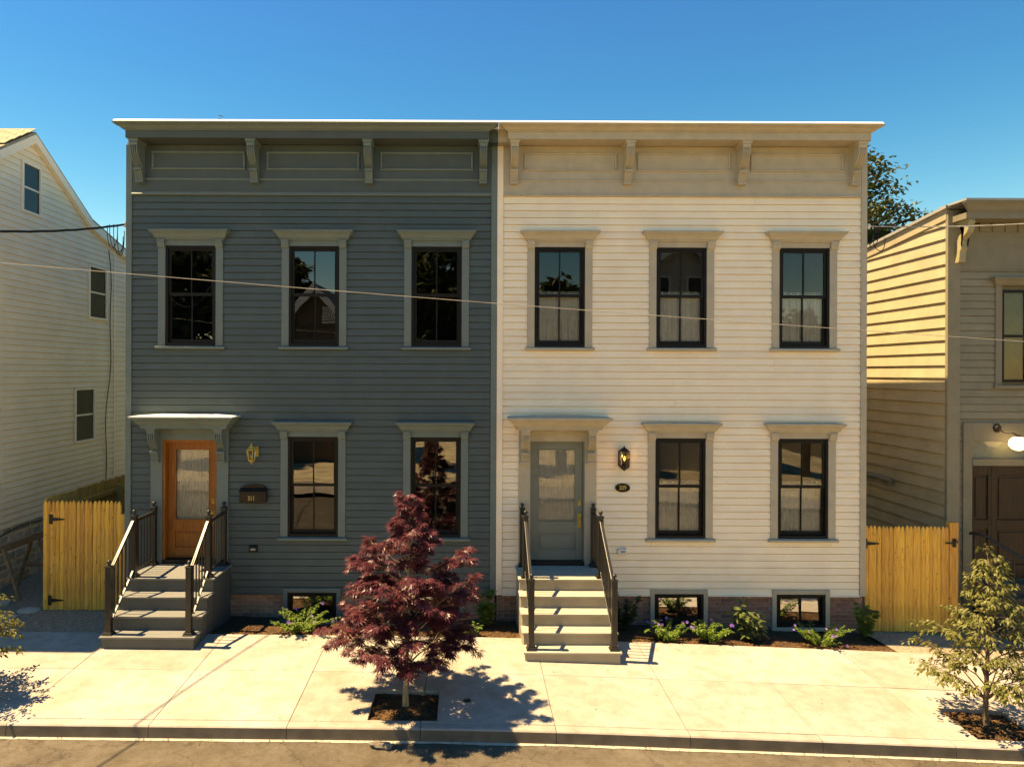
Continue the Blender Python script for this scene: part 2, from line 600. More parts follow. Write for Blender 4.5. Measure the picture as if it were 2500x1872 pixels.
def grid_sheet(name, x0, x1, nx, y0, y1, ny, zf, m, parent=None, kind=None, smooth=True):
    b = MB()
    for j in range(ny + 1):
        for i in range(nx + 1):
            x = x0 + (x1 - x0) * i / nx
            y = y0 + (y1 - y0) * j / ny
            b.v.append((x, y, zf(x, y)))
    for j in range(ny):
        for i in range(nx):
            a = j * (nx + 1) + i
            b.f.append((a, a + 1, a + nx + 2, a + nx + 1))
    o = b.build(name, m, parent, smooth=smooth, fix=False)
    if kind:
        o['kind'] = kind
    return o


# ------------------------------------------------------------------ ground, road, sidewalk, kerb
grid_sheet('ground', -160, 160, 80, -160, 260, 60, lambda x, y: min(g(max(-14, min(14, x))), 0.1) - 0.42 - (0.0 if abs(x) < 14 else 0.0), 'earth', kind='structure')
grid_sheet('road', -60, 60, 120, -12.0, YK + 0.02, 8, lambda x, y: road_z(x) + 0.05 * math.sin(math.pi * max(0, min(1, (-3.75 - y) / 8.25))), 'asphalt', kind='structure')
grid_sheet('gravel_path', -9.2, -5.3, 16, YB, 9.0, 20, lambda x, y: g(x) - 0.03 - 0.02 * max(0, min(1, (y - YB) / 1.3)) + 0.012 * noise.noise(Vector((x * 5, y * 5, 3))), 'gravel', kind='structure')
grid_sheet('gravel_path', 7.0, 12.5, 16, YB, 9.0, 20, lambda x, y: g(x) - 0.03 - 0.06 * max(0, min(1, (y - YB) / 1.3)) + 0.012 * noise.noise(Vector((x * 5, y * 5, 3))), 'gravel', kind='structure')

walk_o = thing('sidewalk', None, None)
walk_o['kind'] = 'structure'
kerb_o = thing('kerb', None, None)
kerb_o['kind'] = 'structure'
JX = [-10.5, -8.9, -7.25, -5.59, -3.86, -2.18, -0.55, 1.105, 2.74, 4.35, 5.97, 7.6, 9.2, 10.8, 12.4]
PITS = [(-1.22, -0.355), (6.37, 7.25), (-7.35, -6.45)]
PY0, PY1 = -3.57, -2.83
GAP = 0.0035


def slab(x0, x1, y0, y1, parent, name, m):
    xs = {x0 + GAP, x1 - GAP, (x0 + x1) / 2}
    ys = {y0 + GAP, y1 - GAP}
    for a, b in PITS:
        for v in (a, b):
            if x0 + GAP < v < x1 - GAP:
                xs.add(v)
        if a < x1 and b > x0:
            for v in (PY0, PY1):
                if y0 + GAP < v < y1 - GAP:
                    ys.add(v)
    xs = sorted(xs)
    ys = sorted(ys)
    cells = {}
    for i in range(len(xs) - 1):
        for j in range(len(ys) - 1):
            cx = (xs[i] + xs[i + 1]) / 2
            cy = (ys[j] + ys[j + 1]) / 2
            if not any(a < cx < b and PY0 < cy < PY1 for a, b in PITS):
                cells[(i, j)] = 1
    b = MB()
    T = 0.14
    off = random.uniform(-0.002, 0.002)
    for (i, j) in cells:
        c = [(xs[i], ys[j]), (xs[i + 1], ys[j]), (xs[i + 1], ys[j + 1]), (xs[i], ys[j + 1])]
        b.quad(*[(p, q, walk(p, q) + off) for p, q in c])
        for k, nb in enumerate(((i, j - 1), (i + 1, j), (i, j + 1), (i - 1, j))):
            if nb not in cells:
                p, q = c[k], c[(k + 1) % 4]
                b.quad((*p, walk(*p) + off), (*p, walk(*p) - T), (*q, walk(*q) - T), (*q, walk(*q) + off))
    me = b.mesh(name)
    bm = bmesh.new()
    bm.from_mesh(me)
    bmesh.ops.remove_doubles(bm, verts=bm.verts, dist=1e-5)
    bmesh.ops.recalc_face_normals(bm, faces=bm.faces)
    bm.to_mesh(me)
    bm.free()
    me.materials.append(M[m])
    link(name, me, parent, bevel=0.004)


for a, b_ in zip(JX, JX[1:]):
    slab(a, b_, -2.32, YB, walk_o, 'concrete_slab', 'concrete')
    slab(a, b_, YK + 0.14, -2.32, walk_o, 'concrete_slab', 'concrete')
    kb = MB()
    for (xa, xb) in ((a + GAP, b_ - GAP),):
        n = 4
        for k in range(n + 1):
            x = xa + (xb - xa) * k / n
            zt = walk(x, YK)
            prof = [(YK + 0.137, zt + 0.002), (YK + 0.035, zt), (YK + 0.016, zt - 0.006), (YK + 0.004, zt - 0.02), (YK - 0.012, zt - 0.20), (YK + 0.137, zt - 0.20)]
            kb.v += [(x, p, q) for p, q in prof]
        for k in range(n):
            for q in range(6):
                p0 = k * 6 + q
                p1 = k * 6 + (q + 1) % 6
                kb.f.append((p0, p1, p1 + 6, p0 + 6))
        kb.f.append(tuple(range(6)))
        kb.f.append(tuple(n * 6 + q for q in range(6)))
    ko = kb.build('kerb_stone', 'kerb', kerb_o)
    ko.data.materials.append(M['concrete'])  # top keeps plain concrete, front carries the painted shade
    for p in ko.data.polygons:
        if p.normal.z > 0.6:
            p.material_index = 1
gb = MB()
N = 220
for i in range(N + 1):
    x = -10 + 22.0 * i / N
    w = 0.034 + 0.02 * noise.noise(Vector((x * 1.3, 0, 0))) + 0.016 * noise.noise(Vector((x * 7, 2, 0)))
    gb.v += [(x, YK - 0.008, road_z(x) + 0.016), (x, YK - 0.008 - w, road_z(x) + 0.006)]
for i in range(N):
    a = 2 * i
    gb.f.append((a, a + 1, a + 3, a + 2))
gb.build('gutter_strip', 'gutter', fix=False)['kind'] = 'structure'

# planting beds and tree pits
M_CH = []


def chips(name, area, zf, n, parent, size=(0.02, 0.06), lift=0.012):
    b = MB()
    for _ in range(n):
        x, y = area()
        z = zf(x, y) + random.uniform(0.0, lift)
        l = random.uniform(*size) * 0.5
        w = l * random.uniform(0.2, 0.45)
        mt = Matrix.Rotation(random.uniform(0, 6.28), 3, 'Z') @ Matrix.Rotation(random.uniform(-0.6, 0.6), 3, 'X') @ Matrix.Rotation(random.uniform(-0.5, 0.5), 3, 'Y')
        c = [Vector((x, y, z)) + mt @ Vector(p) for p in ((-l, -w, 0), (l, -w * 0.5, 0), (l * 0.9, w * 0.7, 0), (-l * 0.8, w, 0))]
        b.quad(*c)
    o = b.build(name, 'chip', parent, fix=False)
    o['kind'] = 'stuff'
    return o


for (xa, xb) in ((-4.18, 0.90), (2.28, 7.03)):
    bo = grid_sheet('planting_bed', xa, xb, 60, YB, 0.08, 16, bed, 'mulch', kind='structure')
    chips('mulch_chips', lambda xa=xa, xb=xb: (random.uniform(xa, xb), YB + 0.01 + abs(random.gauss(0, 0.55))), bed, 3400, bo)
pit_z = lambda x, y: walk(x, y) - 0.06 + 0.05 * math.exp(-(((x - -0.76) ** 2 if x < 3 else (x - 6.77) ** 2) + (y + 3.2) ** 2) / 0.06) + 0.012 * noise.noise(Vector((x * 9, y * 9, 1)))
for a, b_ in PITS:
    bo = grid_sheet('tree_pit', a, b_, 16, PY0, PY1, 16, pit_z, 'mulch', kind='structure')
    chips('mulch_chips', lambda a=a, b_=b_: (random.uniform(a + .01, b_ - .01), random.uniform(PY0 + .01, PY1 - .01)), pit_z, 900, bo)

vc = MB()
vc.lathe([(0.050, walk(0.02, -3.07) - 0.02), (0.050, walk(0.02, -3.07) + 0.004), (0.040, walk(0.02, -3.07) + 0.005), (0.038, walk(0.02, -3.07) + 0.002), (0.001, walk(0.02, -3.07) + 0.002)], 0.02, -3.07, 20)
tag(vc.build('valve_cover', 'iron'), 'small round dark iron valve cover set in the sidewalk', 'valve cover')


# ------------------------------------------------------------------ row houses
E = 0.1232                       # clapboard exposure
Z0, Z1 = 0.28, 7.30              # siding bottom and top


def clap_piece(x0, x1, zb, zt, za, zc, e, m, parent, yw=0.0, lip=0.019, name='clapboard'):
    """one board of the course zb..zt clipped to za..zc"""
    j = random.uniform(-0.0015, 0.0015)

    def yf(z):
        t = (z - zb) / e
        return yw - (lip * (1 - t) + 0.004 * t) + j
    b = MB()
    top = zc + (0.012 if zc >= zt - 1e-6 else 0)
    if top > zt:
        gz = zt - 0.015
        pts = [(yf(za), za), (yf(gz), gz), (yw + 0.014, gz - 0.001), (yw + 0.014, top)]
    else:
        pts = [(yf(za), za), (yf(top), top)]
    pts += [(yw + 0.020, top), (yw + 0.020, za)]
    b.prism(pts, 'x', x0 + 0.0014, x1 - 0.0014)
    return b.build(name, m, parent)


def clapboards(parent, x0, x1, z0, z1, e, openings, m, yw=0.0, lip=0.019, split=True, name='clapboard'):
    n = int(math.ceil((z1 - z0) / e - 1e-6))
    for k in range(n):
        zb = z0 + k * e
        zt = min(z1, zb + e)
        xs = {x0, x1}
        for (a, b, c, d) in openings:
            if c < zt and d > zb:
                xs |= {max(x0, a), min(x1, b)}
        xs = sorted(xs)
        spans = []
        for a, b in zip(xs, xs[1:]):
            if b - a < 0.004:
                continue
            mid = (a + b) / 2
            lo, hi = zb, zt
            pieces = [(lo, hi)]
            for (p, q, c, d) in openings:
                if p < mid < q and c < zt and d > zb:
                    new = []
                    for (l, h) in pieces:
                        if c > l:
                            new.append((l, min(h, c)))
                        if d < h:
                            new.append((max(l, d), h))
                    pieces = [(l, h) for l, h in new if h - l > 0.006]
            for (l, h) in pieces:
                if spans and spans[-1][1] == a and spans[-1][2:] == (l, h):
                    spans[-1] = (spans[-1][0], b, l, h)
                else:
                    spans.append((a, b, l, h))
        for (a, b, l, h) in spans:
            cuts = [a, b]
            if split and b - a > 2.6 and random.random() < 0.55:
                cuts = [a, random.uniform(a + 0.6, b - 0.6), b]
            for p, q in zip(cuts, cuts[1:]):
                clap_piece(p, q, zb, zb + e, l, h, e, m, parent, yw, lip, name)


def wall_sheet(parent, x0, x1, z0, z1, holes, y, m, name='sheathing'):
    xs = sorted({x0, x1} | {v for h in holes for v in h[:2]})
    zs = sorted({z0, z1} | {v for h in holes for v in h[2:]})
    xs = [x for x in xs if x0 <= x <= x1]
    zs = [z for z in zs if z0 <= z <= z1]
    b = MB()
    for a, c in zip(xs, xs[1:]):
        for d, e in zip(zs, zs[1:]):
            mx, mz = (a + c) / 2, (d + e) / 2
            if not any(h[0] < mx < h[1] and h[2] < mz < h[3] for h in holes):
                b.box(a, c, y, y + 0.1, d, e)
    return b.build(name, m, parent, fix=False)


def wavy_curtain(x0, x1, z0, z1, y, seed, folds, amp, name, m, parent, ruffle=True):
    rnd = random.Random(seed)
    ph = [rnd.uniform(0, 6.28) for _ in range(4)]
    b = MB()
    nx, nz = 90, 8
    for j in range(nz + 1):
        t = j / nz
        for i in range(nx + 1):
            u = i / nx
            x = x0 + (x1 - x0) * u
            a = amp * (0.65 + 0.35 * math.sin(3 * t + ph[3]))
            w = math.sin(folds * 6.28 * u + ph[0] + 1.3 * math.sin(5 * u + ph[1])) + 0.5 * math.sin(folds * 2.3 * 6.28 * u + ph[2])
            z = z0 + (z1 - z0) * t
            if ruffle and j == nz:
                z += 0.012 * math.sin(i * 1.9) + rnd.uniform(-0.006, 0.006)
            b.v.append((x, y + a * w, z))
    for j in range(nz):
        for i in range(nx):
            a = j * (nx + 1) + i
            b.f.append((a, a + 1, a + nx + 2, a + nx + 1))
    return b.build(name, m, parent, smooth=True, fix=False)


def crown_prof(zb, zt, p0, p1):
    h = zt - zb
    d = p1 - p0
    return [(p0, zb), (p0 + 0.12 * d, zb + 0.0), (p0 + 0.14 * d, zb + 0.16 * h), (p0 + 0.30 * d, zb + 0.20 * h), (p0 + 0.40 * d, zb + 0.34 * h),
            (p0 + 0.56 * d, zb + 0.56 * h), (p0 + 0.78 * d, zb + 0.72 * h), (p0 + 0.92 * d, zb + 0.78 * h), (p0 + 0.93 * d, zb + 0.86 * h), (p1, zb + 0.87 * h), (p1, zt)]


SW, SH = 0.89, 1.763


def window(house, xc, zb, trim, curtain=False, seed=1):
    """double-hung two-over-two window with casing, sill and crowned hood"""
    x0, x1 = xc - SW / 2, xc + SW / 2
    zt = zb + SH
    fb = MB()
    fw = 0.042
    fb.box(x0, x0 + fw, -0.016, 0.10, zb, zt).box(x1 - fw, x1, -0.016, 0.10, zb, zt)
    fb.box(x0 + fw, x1 - fw, -0.016, 0.10, zt - fw, zt).box(x0 + fw, x1 - fw, -0.022, 0.10, zb, zb + 0.05)
    w = fb.build('window', 'black', house, bevel=0.003)
    zm = zb + 0.905
    for (sa, sb, y) in ((zm - 0.02, zt - fw, 0.012), (zb + 0.05, zm + 0.022, 0.046)):
        s = MB()
        st = 0.045
        a, b = x0 + fw, x1 - fw
        s.box(a, a + st, y, y + 0.034, sa, sb).box(b - st, b, y, y + 0.034, sa, sb)
        s.box(a + st, b - st, y, y + 0.034, sa, sa + (0.05 if y < 0.03 else 0.065)).box(a + st, b - st, y, y + 0.034, sb - 0.042, sb)
        s.build('sash', 'black', w, bevel=0.002)
        lo = sa + (0.05 if y < 0.03 else 0.065)
        hi = sb - 0.042
        mu = MB()
        mu.box(xc - 0.011, xc + 0.011, y + 0.002, y + 0.03, lo, hi)
        mu.build('muntin', 'black', w)
        for (p, q) in ((a + st, xc - 0.011), (xc + 0.011, b - st)):
            g_ = MB()
            g_.quad((p, y + 0.016, lo), (q, y + 0.016, lo), (q, y + 0.016, hi), (p, y + 0.016, hi))
            g_.build('pane', 'glass_c' if curtain else 'glass', w, fix=False)
    # casing
    cw = 0.128
    for s in (-1, 1):
        c = MB()
        xa = xc + s * SW / 2
        xb = xa + s * cw
        c.box(min(xa, xb), max(xa, xb), -0.032, 0.02, zb, zt + 0.10)
        c.build('casing', trim, w, bevel=0.003)
    h = MB()
    h.box(x0 - 0.0, x1 + 0.0, -0.030, 0.02, zt + 0.0015, zt + 0.10)
    h.build('head_board', trim, w)
    h = MB()
    h.box(x0 - cw + 0.002, x1 + cw - 0.002, -0.035, 0.0, zt + 0.1005, zt + 0.13)
    h.mitre(crown_prof(zt + 0.10, zt + 0.262, 0.052, 0.165), x0 - cw + 0.045, x1 + cw - 0.045)
    h.mitre([(0.165, zt + 0.2625), (0.172, zt + 0.263), (0.172, zt + 0.268), (0.02, zt + 0.285)], x0 - cw + 0.045, x1 + cw - 0.045)
    h.build('hood', trim, w)
    for s in (-1, 1):
        b = MB()
        xa = xc + s * (SW / 2 + cw / 2)
        b.prism([(-0.031, zt + 0.10), (-0.092, zt + 0.10), (-0.092, zt + 0.055), (-0.080, zt + 0.045), (-0.078, zt + 0.02), (-0.066, zt - 0.02), (-0.045, zt - 0.038), (-0.031, zt - 0.04)], 'x', xa - 0.064, xa + 0.064)
        b.build('hood_bracket', trim, w)
    sb = MB()
    sb.prism([(0.0, zb - 0.058), (-0.075, zb - 0.058), (-0.078, zb - 0.02), (-0.020, zb - 0.002), (0.0, zb - 0.002)], 'x', xc - 0.612, xc + 0.612)
    sb.build('sill', trim, w, bevel=0.002)
    if curtain:
        wavy_curtain(x0 + 0.07, xc - 0.004, zb + 0.06, zm + 0.085, 0.105, seed, 2.6, 0.016, 'curtain', 'curtain', w)
        wavy_curtain(xc + 0.004, x1 - 0.07, zb + 0.06, zm + 0.085, 0.108, seed + 50, 2.6, 0.016, 'curtain', 'curtain', w)
        rd = MB()
        rd.tube([(x0 + 0.05, 0.105, zm + 0.07), (x1 - 0.05, 0.105, zm + 0.07)], 0.006, 6)
        rd.build('curtain_rod', 'black', w)
    return w


def basement_window(house, xc, trim, zlo=-0.345):
    zt, zb = 0.302, -0.28
    w = 0.865
    x0, x1 = xc - w / 2, xc + w / 2
    f = MB()
    f.box(x0, x0 + 0.05, -0.028, 0.1, zb, zt).box(x1 - 0.05, x1, -0.028, 0.1, zb, zt).box(x0 + 0.05, x1 - 0.05, -0.028, 0.1, zt - 0.05, zt).box(x0 + 0.05, x1 - 0.05, -0.028, 0.1, zb, zb + 0.06)
    wo_ = f.build('basement_window', 'black', house, bevel=0.003)
    for k, (a, b, y) in enumerate(((x0 + 0.05, xc + 0.02, 0.0), (xc - 0.02, x1 - 0.05, 0.03))):
        s = MB()
        t = 0.032
        lo, hi = zb + 0.06, zt - 0.05
        s.box(a, a + t, y, y + 0.028, lo, hi).box(b - t, b, y, y + 0.028, lo, hi).box(a + t, b - t, y, y + 0.028, lo, lo + t).box(a + t, b - t, y, y + 0.028, hi - t, hi)
        s.build('sash', 'black', wo_)
        q = MB()
        q.quad((a + t, y + 0.004, lo + t), (b - t, y + 0.004, lo + t), (b - t, y + 0.032, hi - t), (a + t, y + 0.032, hi - t))
        q.build('pane', 'glass_b', wo_, fix=False)
    cw = 0.075
    for (a, b, c, d, nm) in ((x0 - cw, x0, zlo, zt + cw, 'casing'), (x1, x1 + cw, zlo, zt + cw, 'casing'), (x0 + 0.001, x1 - 0.001, zt, zt + cw - 0.002, 'casing'), (x0 + 0.001, x1 - 0.001, zlo, zb, 'sill')):
        c_ = MB()
        c_.box(a, b, -0.040, 0.06, c, d)
        c_.build(nm, trim, wo_, bevel=0.003)
    return wo_


def bracket_prof(zt, h, d0, y0):
    """S scroll in (y,z): big scroll above, thin tail below"""
    pts = []
    N = 22
    for k in range(N + 1):
        t = k / N
        z = zt - h * t
        if t < 0.55:
            u = t / 0.55
            d = d0 * (1.0 - 0.66 * u ** 1.7 + 0.10 * math.sin(math.pi * u))
        elif t < 0.66:
            d = d0 * 0.30
        else:
            u = (t - 0.66) / 0.34
            d = d0 * (0.54 - 0.26 * u ** 0.8)
        pts.append((y0 - d, z))
    return pts + [(y0, zt - h), (y0, zt)]


def cornice_bracket(house, xc, ztop, h, d0, wd, y0, trim, name='bracket'):
    b = MB()
    capz = ztop - 0.11 * h / 0.68
    n = 4                                   # fluted face: alternate deep and shallow strips
    for k in range(2 * n - 1):
        xa = xc - wd / 2 + wd * k / (2 * n - 1)
        xb = xc - wd / 2 + wd * (k + 1) / (2 * n - 1)
        dd = d0 if k % 2 == 0 else d0 - 0.022
        b.prism(bracket_prof(capz, h - (ztop - capz), dd, y0), 'x', xa, xb)
    br = b.build(name, trim, house)
    c = MB()
    e = 0.03
    c.box(xc - wd / 2 - 0.006, xc + wd / 2 + 0.006, y0 - d0 - 0.010, y0, capz + 0.0005, capz + 0.06)
    c.prism([(xc - wd / 2 - 0.012, capz + 0.06), (xc + wd / 2 + 0.012, capz + 0.06), (xc + wd / 2 + e, ztop - 0.0005), (xc - wd / 2 - e, ztop - 0.0005)], 'y', y0 - d0 - 0.03, y0)
    c.build('bracket_cap', trim, br)
    for (zz, dd) in ((capz - (h - (ztop - capz)) * 0.66, 0.60), (ztop - h, 0.36)):
        b2 = MB()
        b2.box(xc - wd / 2 - 0.006, xc + wd / 2 + 0.006, y0 - d0 * dd, y0, zz - 0.012, zz + 0.02)
        b2.build('bracket_band', trim, br)
    return br


def row_house(name, label, x0, x1, sid, trim, frieze, corner_l, corner_r, wins_up, wins_lo, wins_b, door_x, door_kind, brick, fx, cx, brs, panels, curtain):
    H = thing(name, label, 'house', ((x0 + x1) / 2, 0, 0))
    H.location = (0, 0, 0)
    cw = 0.105
    openings = []
    for x in wins_up:
        openings.append((x - SW / 2 - 0.06, x + SW / 2 + 0.06, 4.646 - 0.03, 4.646 + SH + 0.09))
    for x in wins_lo:
        openings.append((x - SW / 2 - 0.06, x + SW / 2 + 0.06, 1.283 - 0.03, 1.283 + SH + 0.09))
    for x in wins_b:
        openings.append((x - 0.47, x + 0.47, -0.5, 0.33))
    openings.append((door_x - 0.60, door_x + 0.60, -0.5, 3.16))
    clapboards(H, x0 + cw, x1 - cw, Z0, Z1, E, openings, sid)
    holes = [(x - SW / 2, x + SW / 2, 4.646, 4.646 + SH) for x in wins_up] + [(x - SW / 2, x + SW / 2, 1.283, 1.283 + SH) for x in wins_lo]
    holes.append((door_x - 0.48, door_x + 0.48, 0.80, 2.98))
    holes += [(x - 0.43, x + 0.43, -0.28, 0.30) for x in wins_b]
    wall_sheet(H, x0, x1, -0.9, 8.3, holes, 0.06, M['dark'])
    # closed shell behind
    s = MB()
    s.box(x0, x0 + 0.12, 0.16, 11.0, -0.9, 8.0).box(x1 - 0.12, x1, 0.16, 11.0, -0.9, 8.0).box(x0 + 0.12, x1 - 0.12, 10.9, 11.0, -0.9, 8.0)
    s.build('outer_wall', sid, H)
    s = MB()
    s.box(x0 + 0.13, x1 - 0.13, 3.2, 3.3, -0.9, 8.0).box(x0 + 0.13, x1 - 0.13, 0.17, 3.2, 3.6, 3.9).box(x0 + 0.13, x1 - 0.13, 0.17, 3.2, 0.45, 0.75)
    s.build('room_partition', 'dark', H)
    r = MB()
    r.prism([(0.0, 8.24), (0.0, 8.20), (11.1, 7.75), (11.1, 7.85)], 'x', x0 + 0.01, x1 - 0.01)
    r.build('roof', 'roof_metal', H)
    for (a, b, m) in ((x0, x0 + cw, corner_l), (x1 - cw, x1, corner_r)):
        c = MB()
        c.box(a + 0.001, b - 0.001, -0.034, 0.16, Z0 - 0.01, 8.185)
        c.build('corner_board', m, H, bevel=0.003)
    # foundation
    for a, b in zip([x0 + 0.02] + [x + 0.49 for x in wins_b], [x - 0.49 for x in wins_b] + [x1 - 0.02]):
        MB().box(a, b, 0.042, 0.058, -0.85, Z0 + 0.02).build('foundation', 'mortar', H, fix=False)
    bl, bh, jt = 0.203, 0.0585, 0.0115
    full = MB().box(-bl / 2, bl / 2, -0.008, 0.03, 0, bh).mesh('brick')
    full.materials.append(M[brick])
    z = Z0 - 0.012 - bh
    row = 0
    cache = {}
    while z > -0.52:
        x = x0 + 0.03 - (row % 2) * (bl + jt) / 2
        while x < x1 - 0.02:
            a, b = max(x, x0 + 0.025), min(x + bl, x1 - 0.025)
            segs = [(a, b)]
            for wx in wins_b:
                ns = []
                for (p, q) in segs:
                    if q <= wx - 0.5 or p >= wx + 0.5:
                        ns.append((p, q))
                    else:
                        if p < wx - 0.5:
                            ns.append((p, wx - 0.5))
                        if q > wx + 0.5:
                            ns.append((wx + 0.5, q))
                segs = ns
            for (p, q) in segs:
                if q - p < 0.03 or (door_x - 0.6 < (p + q) / 2 < door_x + 0.6):
                    continue
                key = round(q - p, 3)
                if key not in cache:
                    if abs(key - bl) < 0.002:
                        cache[key] = full
                    else:
                        me = MB().box(-(q - p) / 2, (q - p) / 2, -0.008, 0.03, 0, bh).mesh('brick')
                        me.materials.append(M[brick])
                        cache[key] = me
                o = link('brick', cache[key], H)
                o.location = ((p + q) / 2, 0.038 + random.uniform(-0.003, 0.002), z + random.uniform(-0.001, 0.001))
                o.rotation_euler = (0, random.uniform(-0.006, 0.006), random.uniform(-0.008, 0.008))
            x += bl + jt
        z -= bh + jt
        row += 1
    cuts = sorted([(x - 0.505, x + 0.505) for x in wins_b] + [(door_x - 0.66, door_x + 0.66)])
    for a, b in zip([x0 + cw] + [c[1] for c in cuts], [c[0] for c in cuts] + [x1 - cw]):
        wt = MB()
        wt.prism([(-0.034, Z0 - 0.022), (-0.034, Z0 - 0.002), (0.03, Z0 + 0.0), (0.03, Z0 - 0.022)], 'x', a, b)
        wt.build('starter_strip', sid, H)
    # frieze
    f = MB()
    f.box(x0 + cw, x1 - cw, -0.026, 0.06, Z1 + 0.001, 8.186)
    fr = f.build('frieze', frieze, H)
    f = MB()
    f.prism([(-0.027, 7.30), (-0.050, 7.302), (-0.056, 7.318), (-0.040, 7.335), (-0.040, 7.352), (-0.027, 7.36)], 'x', x0 + cw, x1 - cw)
    f.build('frieze_moulding', trim, fr)
    f = MB()
    f.prism([(-0.027, 7.565), (-0.040, 7.567), (-0.044, 7.585), (-0.034, 7.60), (-0.027, 7.602)], 'x', brs[0], brs[-1])
    f.build('frieze_moulding', trim, fr)
    for (a, b) in panels:
        p = MB()
        za, zb = 7.745, 8.077
        t = 0.042
        for (pa, pb, pc, pd, ax) in ((a, b, zb - t, zb, 'h'), (a, b, za, za + t, 'h'), (a, a + t, za + t, zb - t, 'v'), (b - t, b, za + t, zb - t, 'v')):
            if ax == 'h':
                p.prism([(-0.0262, pc), (-0.056, pc + 0.006), (-0.060, (pc + pd) / 2), (-0.050, pd - 0.008), (-0.0262, pd)], 'x', pa, pb)
            else:
                p.prism([(pa, -0.0262), (pa + 0.006, -0.054), ((pa + pb) / 2, -0.060), (pb - 0.006, -0.054), (pb, -0.0262)], 'z', pc, pd)
        p.build('frieze_panel', trim, fr)
    # cornice: soffit box, fascia, crown, white cap
    c = MB()
    c.box(fx[0], fx[1], -0.38, 0.05, 8.193, 8.318)
    co = c.build('cornice', frieze, H, bevel=0.003)
    c = MB()
    c.mitre(crown_prof(8.318, 8.412, 0.0, 0.155), fx[0], fx[1], -0.38)
    ex = (fx[0] - cx[0])
    crown = c.build('crown_moulding', trim, co)
    c = MB()
    c.prism([(-0.548, 8.4125), (-0.552, 8.420), (-0.505, 8.462), (0.4, 8.470), (0.4, 8.4125)], 'x', cx[0], cx[1])
    c.build('roof_edge_cap', 'white_metal', co, bevel=0.004)
    for (a, b) in ((fx[1] + 0.001, x1 - 0.001),) if x0 < 0 else ((x0 + 0.001, fx[0] - 0.001),):
        MB().box(a, b, -0.22, 0.04, 8.19, 8.411).build('cornice_return', frieze, co)
    for xb in brs:
        cornice_bracket(H, xb, 8.192, 0.68, 0.30, 0.125, -0.026, trim)
    k = 0
    for x in wins_up:
        k += 1
        window(H, x, 4.646, trim, curtain, 10 + k)
    for x in wins_lo:
        k += 1
        window(H, x, 1.283, trim, curtain, 20 + k)
    for x in wins_b:
        basement_window(H, x, trim)
    # door surround
    dw = 0.48
    zt = 2.985
    for sg in (-1, 1):
        c = MB()
        a, b = door_x + sg * dw, door_x + sg * (dw + 0.205)
        c.box(min(a, b), max(a, b), -0.045, 0.10, 0.801, 3.205)
        c.build('door_casing', trim, H, bevel=0.003)
    c = MB()
    c.box(door_x - dw, door_x + dw, -0.040, 0.10, zt, 3.205)
    c.build('door_header', trim, H)
    c = MB()
    hb = MB()
    hb.mitre([(0.30, 3.206), (0.30, 3.25)], door_x - 0.44, door_x + 0.44, 0.0)
    hb.mitre(crown_prof(3.2505, 3.40, 0.30, 0.445), door_x - 0.44, door_x + 0.44, 0.0)
    hood = hb.build('door_hood', trim, H)
    c = MB()
    c.mitre([(0.450, 3.4005), (0.450, 3.418), (0.02, 3.447)], door_x - 0.44, door_x + 0.44, 0.0)
    c.build('hood_flashing', 'white_metal' if door_kind == 'wood' else trim, hood)
    for sg in (-1, 1):
        cornice_bracket(H, door_x + sg * (dw + 0.10), 3.205, 0.60, 0.225, 0.125, -0.046, trim, 'door_bracket')
    rec = 0.10 if door_kind == 'wood' else 0.05
    dm = 'wood_door' if door_kind == 'wood' else 'grey_door'
    jb = MB()
    jw = 0.045 if door_kind == 'wood' else 0.02
    jb.box(door_x - dw, door_x - dw + jw, -0.02, 0.16, 0.86, zt).box(door_x + dw - jw, door_x + dw, -0.02, 0.16, 0.86, zt).box(door_x - dw + jw, door_x + dw - jw, -0.02, 0.16, zt - jw, zt)
    jb.build('door_jamb', dm, H)
    th = MB()
    th.box(door_x - dw, door_x + dw, -0.05, 0.18, 0.802, 0.87)
    th.build('threshold', 'iron', H)
    a, b = door_x - dw + jw + 0.002, door_x + dw - jw - 0.002
    lo, hi = 0.872, zt - jw - 0.003
    st = 0.125
    gl, gh = 1.545, hi - 0.125
    d = MB()
    d.box(a, a + st, rec, rec + 0.045, lo, hi).box(b - st, b, rec, rec + 0.045, lo, hi)
    d.box(a + st, b - st, rec, rec + 0.045, gh, hi).box(a + st, b - st, rec, rec + 0.045, 1.36, gl).box(a + st, b - st, rec, rec + 0.045, lo, 1.06)
    door = d.build('door', dm, H, bevel=0.003)
    p = MB()
    p.box(a + st, b - st, rec + 0.018, rec + 0.04, 1.06, 1.36)
    p.box(a + st + 0.045, b - st - 0.045, rec + 0.006, rec + 0.018, 1.105, 1.315)
    p.build('door_panel', dm, door, bevel=0.004)
    p = MB()
    t = 0.016
    p.box(a + st, a + st + t, rec - 0.008, rec + 0.02, gl, gh).box(b - st - t, b - st, rec - 0.008, rec + 0.02, gl, gh).box(a + st + t, b - st - t, rec - 0.008, rec + 0.02, gh - t, gh).box(a + st + t, b - st - t, rec - 0.008, rec + 0.02, gl, gl + t)
    p.build('glazing_bead', dm, door)
    q = MB()
    q.quad((a + st, rec + 0.012, gl), (b - st, rec + 0.012, gl), (b - st, rec + 0.012, gh), (a + st, rec + 0.012, gh))
    q.build('pane', 'glass_c', door, fix=False)
    wavy_curtain(a + st - 0.01, b - st + 0.01, gl - 0.01, gh + 0.01, rec + 0.05, 77 + int(x0), 9, 0.009, 'curtain', 'curtain2', door, False)
    hx = b - 0.058
    k = MB()
    k.box(hx - 0.028, hx + 0.028, rec - 0.012, rec, 1.93 - 0.06 - 0.03, 1.93)
